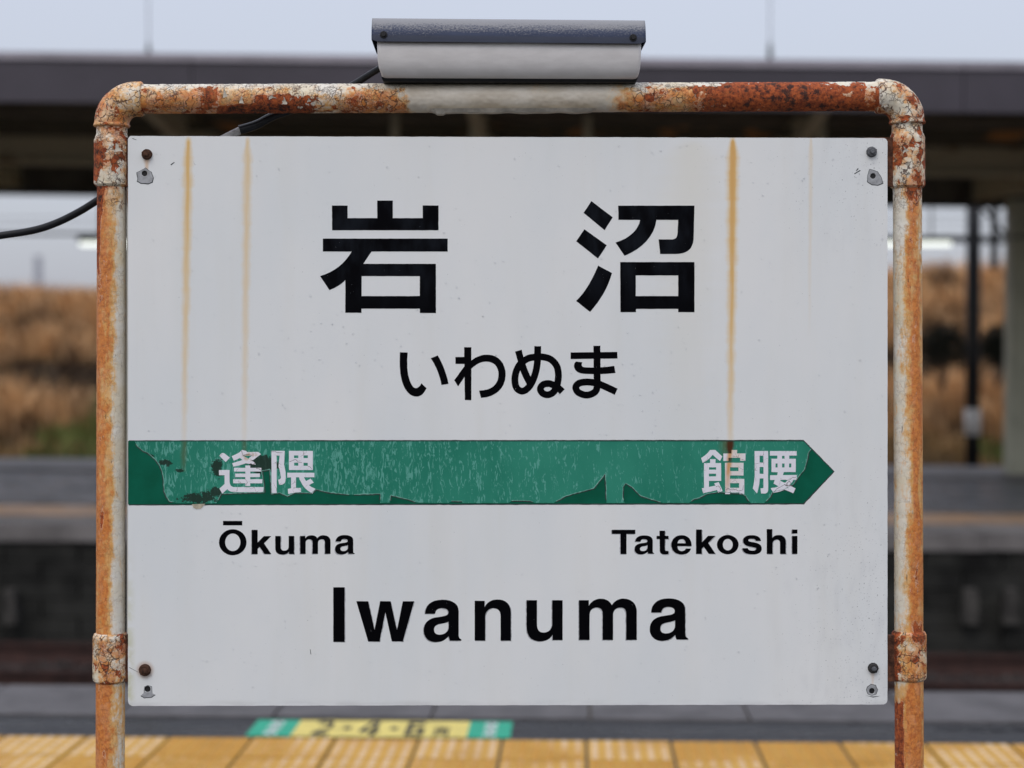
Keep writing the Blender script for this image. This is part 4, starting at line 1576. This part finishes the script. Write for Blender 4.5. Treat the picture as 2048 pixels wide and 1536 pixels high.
wS = sR - sL
stick('sticker_end', sL, sL + wS * .17, tA, tB, 0.0, M['stick_green'], stk)
stick('sticker_middle', sL + wS * .17, sL + wS * .835, tA, tB, 0.0, M['stick_yellow'], stk)
stick('sticker_end', sL + wS * .835, sR, tA, tB, 0.0, M['stick_green'], stk)
YT = T_TILE + 0.15


def sprint(name, polys, x0, x1, mat, par):
    """flat print: polys in a 0..1 x 0..1 cell, y up = away from the camera"""
    mb = MB()
    for p in polys:
        P2 = [Vector((x0 + (x1 - x0) * a, (tA + 0.02 - YT) + (tB - tA - 0.04) * b, 0)) for a, b in p]
        n0 = len(P2)
        mb.add([q + Vector((0, 0, 0.0012)) for q in P2] + [q + Vector((0, 0, 0.0001)) for q in P2],
               [tuple(range(n0))] + [(i, i + n0, (i + 1) % n0 + n0, (i + 1) % n0) for i in range(n0)])
    o = mb.build(name, mat, par)
    return o


def bar(x0, y0, x1, y1): return [(x0, y0), (x1, y0), (x1, y1), (x0, y1)]


TWO = [bar(.1, 0, .9, .18), bar(.1, .82, .8, 1), bar(.68, .5, .9, .9), [(.1, .18), (.38, .18), (.9, .52), (.68, .6)]]
FOUR = [bar(.05, .22, .95, .38), bar(.58, 0, .80, 1), [(.05, .38), (.25, .38), (.62, 1), (.42, 1)]]
SIX = [bar(.1, 0, .85, .16), bar(.1, .12, .32, .85), bar(.1, .82, .85, 1), bar(.3, .44, .85, .6), bar(.66, .1, .9, .55)]
RYO = [bar(.05, .86, .95, 1), bar(.08, 0, .24, .66), bar(.76, 0, .92, .66), bar(.08, .56, .92, .68), bar(.42, .2, .58, .9), bar(.26, .2, .74, .32)]
KANJI = [bar(.1, .8, .9, .95), bar(.1, .45, .9, .6), bar(.1, .08, .9, .22), bar(.42, .0, .6, 1)]
xx0 = sL + wS * .17
ww = wS * .665
sprint('number', TWO, xx0 + ww * .10, xx0 + ww * .22, M['stick_black'], stk)
sprint('number', FOUR, xx0 + ww * .37, xx0 + ww * .50, M['stick_black'], stk)
sprint('number', SIX, xx0 + ww * .63, xx0 + ww * .76, M['stick_black'], stk)
sprint('dot', [bar(0, .42, 1, .62)], xx0 + ww * .28, xx0 + ww * .32, M['stick_black'], stk)
sprint('dot', [bar(0, .42, 1, .62)], xx0 + ww * .55, xx0 + ww * .59, M['stick_black'], stk)
sprint('character', [[(a, b * .62) for a, b in p] for p in RYO], xx0 + ww * .80, xx0 + ww * .90, M['stick_black'], stk)
sprint('character', KANJI, sL + wS * .055, sL + wS * .12, M['stick_white'], stk)
sprint('character', KANJI, sL + wS * .89, sL + wS * .95, M['stick_white'], stk)

# worn dark marks on the coping, far right
mk = empty('worn_marking', pw(hit(1980, 1455, 6.3)[0], 6.30, 0.0), TH)
tag(mk, 'worn black marking on the grey platform edge right of the frame', 'floor marking')
for i, (a, b) in enumerate(((-.20, -.10), (-.08, -.03), (0.0, .05), (.08, .16), (.18, .26))):
    mesh('mark', boxv(a, b, -0.03, 0.03, -0.003, -0.002 + 0.0005 * i), BOXF, M['stick_black'], mk)

# ================================================================== TRACKS
track_bed = pbox('ballast_bed', -20, 20, T_EDGE - 0.02, 13.3, -1.30, -0.98, M['ballast_bed'])
tag(track_bed, kind='structure')
track_bed.name = 'track_bed'
for ti, (ta, tb) in enumerate(((11.36, 12.43), (7.75, 8.82))):
    tr = empty('railway_track', pw(0, (ta + tb) / 2, -0.98), 0)
    tag(tr, ['rusty rails on dark ballast beside the opposite platform', 'rusty rails on dark ballast below the near platform edge'][ti], 'railway track')
    loc = Vector(tr.location)
    for tt in (ta, tb):
        mb = MB()
        # rail section swept along s
        sec = [(-.062, 0), (-.062, .012), (-.012, .03), (-.009, .11), (-.033, .122), (-.033, .150), (.033, .150), (.033, .122), (.009, .11), (.012, .03), (.062, .012), (.062, 0)]
        v = [pw(s, tt + a, -0.955 + b + (G_FAR * s if ti == 0 else 0)) - loc for s in (-19, 19) for a, b in sec]
        m_ = len(sec)
        mb.add(v, [(i, (i + 1) % m_, m_ + (i + 1) % m_, m_ + i) for i in range(m_)] + [tuple(range(m_ - 1, -1, -1)), tuple(range(m_, 2 * m_))])
        mb.build('rail', M['rail'], tr)
    me0 = None
    for i in range(-13, 14):
        if me0 is None:
            o = mesh('sleeper', boxv(-.11, .11, -1.1, 1.0, -0.10, 0), BOXF, M['sleeper'], tr)
            me0 = o.data
        else:
            o = bpy.data.objects.new('sleeper', me0)
            COL.objects.link(o)
            o.parent = tr
        o.rotation_euler = (0, 0, TH)
        s = i * 0.62 + 0.2
        o.location = pw(s, (ta + tb) / 2 - 0.02, -0.957 + (G_FAR * s if ti == 0 else 0)) - loc

mb = MB()
CUBE = boxv(-1, 1, -1, 1, -1, 1)
for k in range(7000):
    s, t = rnd.uniform(-8, 8), rnd.uniform(10.2, 13.2)
    r = rnd.uniform(.018, .036)
    R_ = Matrix.Rotation(rnd.uniform(0, 6.28), 3, (rnd.uniform(-1, 1), rnd.uniform(-1, 1), rnd.uniform(.1, 1)))
    c = pw(s, t, -0.965 + G_FAR * s + rnd.uniform(-.01, .02))
    mb.add([c + R_ @ Vector((p.x * r * rnd.uniform(.5, 1.1), p.y * r * rnd.uniform(.5, 1.1), p.z * r * rnd.uniform(.4, .8))) for p in CUBE], BOXF)
o = mb.build('ballast', M['ballast'])
tag(o, 'dark rust-stained track ballast stones', 'ballast', kind='stuff')

# ================================================================== OPPOSITE PLATFORM
TF = 13.25
TB = 20.5
fp = pbox('opposite_platform', -20, 20, TF + 0.06, TB, -1.3, -0.02, M['wall_block'], None, G_FAR)
tag(fp, kind='structure')
pbox('asphalt_surface', -20, 20, TF + 1.60, 18.7, -0.02, 0.0, M['asphalt'], fp, G_FAR)
pbox('concrete_strip', -20, 20, 18.7, TB, -0.02, 0.03, M['coping_far'], fp, G_FAR)
pbox('mortar_bed', -20, 20, TF + 0.06, TF + 1.60, -0.02, -0.012, M['joint'], fp, G_FAR)


def inst(parent, name, data, mat_loc, rot):
    o = bpy.data.objects.new(name, data)
    COL.objects.link(o)
    o.parent = parent
    o.location = mat_loc
    o.rotation_euler = rot
    return o


RG = (0, math.atan(-G_FAR), TH)
b0 = mesh('coping_stone', boxv(-.447, .447, 0, .70, -.14, 0), BOXF, M['coping_far'], fp)
b0.location, b0.rotation_euler = pw(-7.2, TF - 0.06, G_FAR * -7.2), RG
for i in range(1, 17):
    s = -7.2 + i * .9
    inst(fp, 'coping_stone', b0.data, pw(s, TF - 0.06, G_FAR * s + rnd.uniform(-.004, .004)), RG)
b0 = mesh('tactile_tile', boxv(-.197, .197, 0, .394, -.02, .004), BOXF, M['tile_far'], fp)
b0.location, b0.rotation_euler = pw(-7.2, TF + .66, G_FAR * -7.2), RG
for r in range(2):
    for i in range(36):
        if r == i == 0: continue
        s = -7.2 + i * .4
        inst(fp, 'tactile_tile', b0.data, pw(s, TF + .66 + r * .40, G_FAR * s + rnd.uniform(-.001, .001)), RG)
# block courses of the platform wall
b0 = mesh('wall_block', boxv(-.292, .292, 0, .12, 0, .142), BOXF, M['wall_block'], fp)
b0.location, b0.rotation_euler = pw(-7.2, TF - 0.03, -.29), RG
for r in range(7):
    for i in range(25):
        if r == i == 0: continue
        s = -7.2 + i * .6 + (.3 if r % 2 else 0)
        inst(fp, 'wall_block', b0.data, pw(s, TF - 0.03 + rnd.uniform(-.008, .008), -.290 - .15 * r + G_FAR * s), RG)
for (px, w) in ((1940, .13), (2020, .12), (22, .11)):
    s, z = hit(px, 1212, TF - 0.12)
    mb = MB()
    mb.box(-w / 2, w / 2, -.05, .05, 0, .27, tf=lambda p: Vector((p.x * (1 - p.z * .9), p.y, p.z)))
    o = mb.build('stone_stub', M['pale_stone'])
    o.location, o.rotation_euler = pw(s, TF - 0.13, z - .135), (0, 0, TH)
    o['label'] = {1940: 'pale stone stub by the far platform wall, nearer the right post of the frame',
                  2020: 'pale stone stub by the far platform wall at the right edge of the photo',
                  22: 'pale stone stub by the far platform wall at the left edge of the photo'}[px]
    o['category'] = 'marker stone'
    o['group'] = 'pale stone stubs along the far platform wall'

# ================================================================== CANOPY OVER THE OPPOSITE PLATFORM
sC, zC = hit(1024, 110.5, TF)
can = empty('platform_canopy', pw(0, 17, 0), TH)
tag(can, 'long dark canopy roof with plum grey fascia over the opposite platform', 'canopy')


def cz(px, py, t):
    s, z = hit(px, py, t)
    return z - G_CAN * s


def cbox(name, s0, s1, t0, t1, z0, z1, mat, g=G_CAN):
    mb = MB()
    mb.box(s0, s1, t0 - 17, t1 - 17, z0, z1, tf=lambda p: Vector((p.x, p.y, p.z + g * p.x)))
    return mb.build(name, mat, can)


z_top, z_cap, z_fas = cz(1024, 110, TF), cz(1024, 131, TF), cz(1024, 214, TF)
s = -15.0
k = 0
while s < 15:
    cbox('fascia_panel', s + .004, s + 2.996, TF + .02, TF + .08, z_fas, z_cap - .002, M['fascia'])
    # sloping flashing along the top of each panel
    mb = MB()
    P_ = [(TF + .02, z_cap), (TF + .0, z_cap + .01), (TF + .03, z_top - .012), (TF + .06, z_top), (TF + .20, z_top), (TF + .20, z_cap)]
    v = [Vector((q, t_ - 17, z + G_CAN * q)) for q in (s + .003, s + 2.997) for t_, z in P_]
    m_ = len(P_)
    mb.add(v, [((i + 1) % m_, i, m_ + i, m_ + (i + 1) % m_) for i in range(m_)] + [tuple(range(m_)), tuple(range(2 * m_ - 1, m_ - 1, -1))])
    mb.build('flashing', M['cap'], can)
    s += 3.0
cbox('roof_deck', -15, 15, TF + .2, TB, z_cap - .02, z_top - .02, M['roof'])
cbox('soffit', -15, 15, TF + .08, TB, z_cap - .10, z_cap - .03, M['soffit'])
z262 = cz(1024, 250, 15.4)
for (t, ya, yb, mt, w) in ((14.3, 196, 226, 'soffit', .07), (15.4, 250, 268, 'purlin', .08), (17.0, 283, 334, 'girder', .16), (18.7, 315, 334, 'purlin', .08)):
    cbox('purlin' if mt == 'purlin' else ('girder' if mt == 'girder' else 'front_beam'), -15, 15, t, t + w, cz(1024, yb, t), cz(1024, ya, t), M[mt])
# flange of the big girder
cbox('girder_flange', -15, 15, 16.93, 17.23, cz(1024, 334, 17) - .02, cz(1024, 334, 17) - .001, M['girder'])
zb0, zb1 = cz(1024, 403, TB), cz(1024, 360, TB)
cbox('back_fascia', -15, 15, TB - .05, TB + .02, zb0 + .07, z_cap - .035, M['soffit'])
cbox('back_gutter', -15, 15, TB - .10, TB + .04, zb0, zb0 + .066, M['backedge'])
# cantilever arms, tapering to the front
for px in (-470, 280, 945, 1645, 2330):
    s = hit(px, 245, 13.9)[0]
    mb = MB()
    v = []
    for (t, zl) in ((13.6, .12), (17.0, .44), (20.3, .25)):
        for ds in (-.05, .05): v += [Vector((s + ds, t - 17, z_cap - .11 - zl + G_CAN * s)), Vector((s + ds, t - 17, z_cap - .105 + G_CAN * s))]
    f = []
    for i in range(2):
        a = i * 4
        f += [(a, a + 4, a + 5, a + 1), (a + 2, a + 3, a + 7, a + 6), (a, a + 2, a + 6, a + 4), (a + 1, a + 5, a + 7, a + 3)]
    f += [(0, 1, 3, 2), (8, 10, 11, 9)]
    mb.add(v, f)
    mb.build('cantilever_arm', M['girder'], can)
for px in (2042, 1160, 278):
    s = hit(px, 700, 19.3)[0]
    cbox('pillar', s - .15, s + .15, 19.15, 19.45, -0.02, z_cap - .45, M['pillar'])
# short struts hanging in the shade below the front beam (seen above the board)
for px in (948, 1643, 1175, 790):
    s = hit(px, 250, 14.6)[0]
    cbox('strut', s - .035, s + .035, 14.57, 14.63, cz(1024, 300, 14.6), z_cap - .1, M['girder'])

# strip lights hung on a conduit
def strip_light(px0, px1, label):
    t = 17.9
    s0, z = hit(px0, 488, t)
    s1, _ = hit(px1, 488, t)
    c = empty('strip_light', pw((s0 + s1) / 2, t, z), TH)
    tag(c, label, 'strip light', 'strip lights under the opposite canopy')
    h = (s1 - s0) / 2
    mesh('housing', boxv(-h, h, -.05, .05, .03, .085), BOXF, M['lamp_body'], c)
    mb = MB()
    mb.tube([Vector((-h + .02, 0, 0)), Vector((h - .02, 0, 0))], .026, 10)
    mb.build('tube', M['tube'], c, True)
    for d in (-h * .6, h * .6):
        mb = MB()
        mb.tube([Vector((d, 0, .085)), Vector((d, 0, .95))], .010, 6)
        mb.build('hanger', M['lamp_body'], c)
    return c


strip_light(157, 372, 'lit strip light hanging under the canopy behind the left post')
strip_light(1690, 1906, 'lit strip light hanging under the canopy behind the right post')
zt = hit(100, 472, 17.9)[1]
mb = MB()
mb.tube([pw(-9, 17.9, zt + .04), pw(9, 17.9, zt - .06)], .014, 8)
o = mb.build('lighting_conduit', M['lamp_body'])
tag(o, 'thin horizontal conduit that carries the strip lights under the canopy', 'conduit')

# wires rising above the canopy
for px, lab in ((297, 'thin grey wire rising from the canopy roof left of the sign lamp'), (1540, 'thin grey wire rising from the canopy roof right of the sign lamp')):
    s, z = hit(px, 100, 16)
    mb = MB()
    mb.tube([pw(s, 16, z - .15), pw(s, 16, z + 2.2)], .006, 6)
    o = empty('roof_wire', pw(s, 16, z - .15))
    mb.v = [p - o.location for p in mb.v]
    mb.build('wire', M['wire'], o)
    mb = MB()
    base = pw(s, 16, z - .10) - o.location
    mb.tube([base, base + Vector((0, 0, .06)), base + Vector((0, 0, .13)), base + Vector((0, 0, .18))], [.022, .024, .018, .01], 8)
    mb.build('insulator', M['lamp_body'], o, True)
    tag(o, lab, 'wire', 'wires rising from the canopy roof')

# dark pole with a white band behind the platform, right
s, _ = hit(1946, 700, 20.9)
bpole = empty('banded_pole', pw(s, 20.9, -0.2))
tag(bpole, 'black pole with a white band standing behind the opposite platform at right', 'pole')
zb_, zt_ = hit(1946, 870, 20.9)[1], hit(1946, 817, 20.9)[1]
mb = MB()
mb.tube([Vector((0, 0, 0)), Vector((0, 0, hit(1946, 330, 20.9)[1] + .2))], .088, 16)
mb.build('pole_shaft', M['pole_black'], bpole, True)
mb = MB()
mb.tube([Vector((0, 0, zb_ + .2)), Vector((0, 0, zt_ + .2))], .096, 16)
mb.build('white_band', M['band_white'], bpole, True)
mb = MB()
za = hit(1946, 478, 20.9)[1] + .2
mb.tube([Vector((-.9, 0, za)), Vector((.9, .3, za - .02))], .028, 8)
mb.tube([Vector((.28, .1, za - .35)), Vector((.28, .1, za + .7))], .05, 8)
mb.tube([Vector((0, 0, za + .5)), Vector((.42, .1, za + .05))], .022, 8)
mb.build('bracket', M['pole_black'], bpole)

# far mast and wires
s, z = hit(76, 512, 60)
mb = MB()
mb.tube([Vector((0, 0, 0)), Vector((0, 0, z + 1.35))], [.17, .14], 10)
o = mb.build('distant_mast', M['mast'], None, True)
o.location = pw(s, 60, -1.35)
tag(o, 'pale distant mast rising behind the hill at far left', 'mast')
for i, (ya, yb, t) in enumerate(((437, 430, 42), (452, 447, 44))):
    a = hit(-300, ya, t)
    b = hit(2400, yb, t)
    mb = MB()
    mb.tube([pw(a[0], t, a[1]), pw(b[0], t, b[1])], .012, 5)
    o = mb.build('overhead_wire', M['wire'])
    tag(o, ['upper of two thin overhead wires seen below the canopy', 'lower of two thin overhead wires seen below the canopy'][i], 'wire', 'overhead wires beyond the platform')

# ================================================================== HILLSIDE
def hz(s, t):
    """height of the slope behind the opposite platform"""
    k = sm(21.5, 33.0, t)
    z = -0.35 + 2.25 * k
    z += 0.22 * noise.noise(Vector((s * .35, t * .35, 2))) + 0.10 * noise.noise(Vector((s * 1.1, t * 1.1, 5)))
    z += sm(0, 7, s) * k * 0.55 + sm(-5, -9, s) * k * 0.22
    z -= sm(34, 60, t) * 2.6
    return z


v, f = [], []
NX, NY = 90, 70
for j in range(NY + 1):
    t = 20.7 + 45 * (j / NY) ** 1.5
    for i in range(NX + 1):
        s = -22 + 44 * i / NX
        z = hz(s, t) if t > 21 else min(hz(s, t), -.3)
        v.append(pw(s, t, z))
for j in range(NY):
    for i in range(NX):
        a = j * (NX + 1) + i
        f.append((a, a + 1, a + NX + 2, a + NX + 1))
hill = mesh('hillside', v, f, M['earth'], None, True)
tag(hill, kind='structure')


def blades(name, n, srange, trange, hh, colf, mat, seed, nb=7):
    R = random.Random(seed)
    v, f, cols = [], [], []
    for _ in range(n):
        s, t = R.uniform(*srange), R.uniform(*trange)
        res = colf(s, t, R)
        if res is None: continue
        base, hk = res
        z0 = hz(s, t) - .03
        for b in range(nb):
            a = R.uniform(0, 6.283)
            h = R.uniform(*hh) * hk
            ln = R.uniform(.15, .65) * h
            dx, dy = math.cos(a), math.sin(a)
            ss_, tt_ = s + R.gauss(0, .09), t + R.gauss(0, .09)
            w = R.uniform(.006, .014)
            k = len(v)
            px_, py_ = -dy * w, dx * w
            for (q, wk) in ((0, 1), (.55, .9), (1, .15)):
                ox, oy = dx * ln * q * q, dy * ln * q * q
                zz = z0 + h * (q - .22 * q * q)
                v.append(pw(ss_ + ox - px_ * wk, tt_ + oy - py_ * wk, zz))
                v.append(pw(ss_ + ox + px_ * wk, tt_ + oy + py_ * wk, zz))
            f += [(k, k + 1, k + 3, k + 2), (k + 2, k + 3, k + 5, k + 4)]
            m = R.uniform(.7, 1.3)
            cols += [(base[0] * m, base[1] * m, base[2] * m, 1)] * 6
    o = mesh(name, v, f, mat)
    at = o.data.attributes.new('tint', 'FLOAT_COLOR', 'POINT')
    at.data.foreach_set('color', [c for q in cols for c in q])
    return o


def dry(s, t, R):
    n1 = noise.noise(Vector((s * .5, t * .5, 9)))
    n2 = noise.noise(Vector((s * 1.4, t * 1.4, 4)))
    green = t < (27.2 if s < 0 else 25.5) and (n1 + (.55 if -7.0 < s < -3 else .05) > .20) and n2 > -.5
    if green: return ((.16, .20, .055), .5) if R.random() < .8 else ((.24, .15, .06), .6)
    dark = 26.3 + n1 < t < 28.0 + n2
    if dark: return ((.060, .040, .026), .55) if R.random() < .8 else None
    if t < 24: return ((.40, .25, .11) if n2 > .0 else (.20, .13, .06), .55)
    c = (.62, .37, .175) if n2 > 0.05 else ((.43, .265, .135) if n2 > -.2 else (.12, .070, .038))
    return (c, 1.0 + .35 * n2)


g = blades('dry_grass', 20000, (-12.5, 12), (21.0, 35), (.35, .8), dry, M['grass'], 3)
tag(g, 'tall dry orange-brown grass with green patches on the hillside', 'dry grass', kind='stuff')


def bush(px, py, t, rx, rz, label):
    s, z = hit(px, py, t)
    c = pw(s, t, z - rz)
    e = empty('dark_shrub', c)
    tag(e, label, 'shrub', 'dark shrubs on the hillside at right')
    R = random.Random(int(px))
    v, f, cols = [], [], []
    for _ in range(1800):
        a, b, r = R.uniform(0, 6.283), R.uniform(-1, 1), R.random() ** .4
        q = math.sqrt(1 - b * b)
        wob = .8 + .35 * noise.noise(Vector((math.cos(a) * q * 2, math.sin(a) * q * 2, b * 2 + px)))
        p = Vector((math.cos(a) * q * rx * r * wob, math.sin(a) * q * rx * .8 * r * wob, rz + b * rz * r * wob))
        d1 = Vector((R.uniform(-1, 1), R.uniform(-1, 1), R.uniform(-1, 1))).normalized() * .035
        d2 = Vector((R.uniform(-1, 1), R.uniform(-1, 1), R.uniform(-1, 1))).normalized() * .02
        k = len(v)
        v += [p - d1, p + d2, p + d1, p - d2]
        f.append((k, k + 1, k + 2, k + 3))
        m = R.uniform(.5, 1.4)
        cols += [(.010 * m, .012 * m, .008 * m, 1)] * 4
    o = mesh('foliage', v, f, M['grass'], e)
    at = o.data.attributes.new('tint', 'FLOAT_COLOR', 'POINT')
    at.data.foreach_set('color', [c for q in cols for c in q])
    mb = MB()
    for k in range(4):
        a = k * 1.7
        mb.tube([Vector((0, 0, -.25)), Vector((math.cos(a) * .1, math.sin(a) * .1, rz * .6)), Vector((math.cos(a) * rx * .5, math.sin(a) * rx * .5, rz * 1.4))], [.015, .012, .006], 5)
    mb.build('stems', M['pole_black'], e)


bush(1886, 690, 24.0, .50, .42, 'dark shrub on the dry slope between the right post and the banded pole')
bush(1996, 690, 24.3, .34, .36, 'dark shrub on the dry slope right of the banded pole')
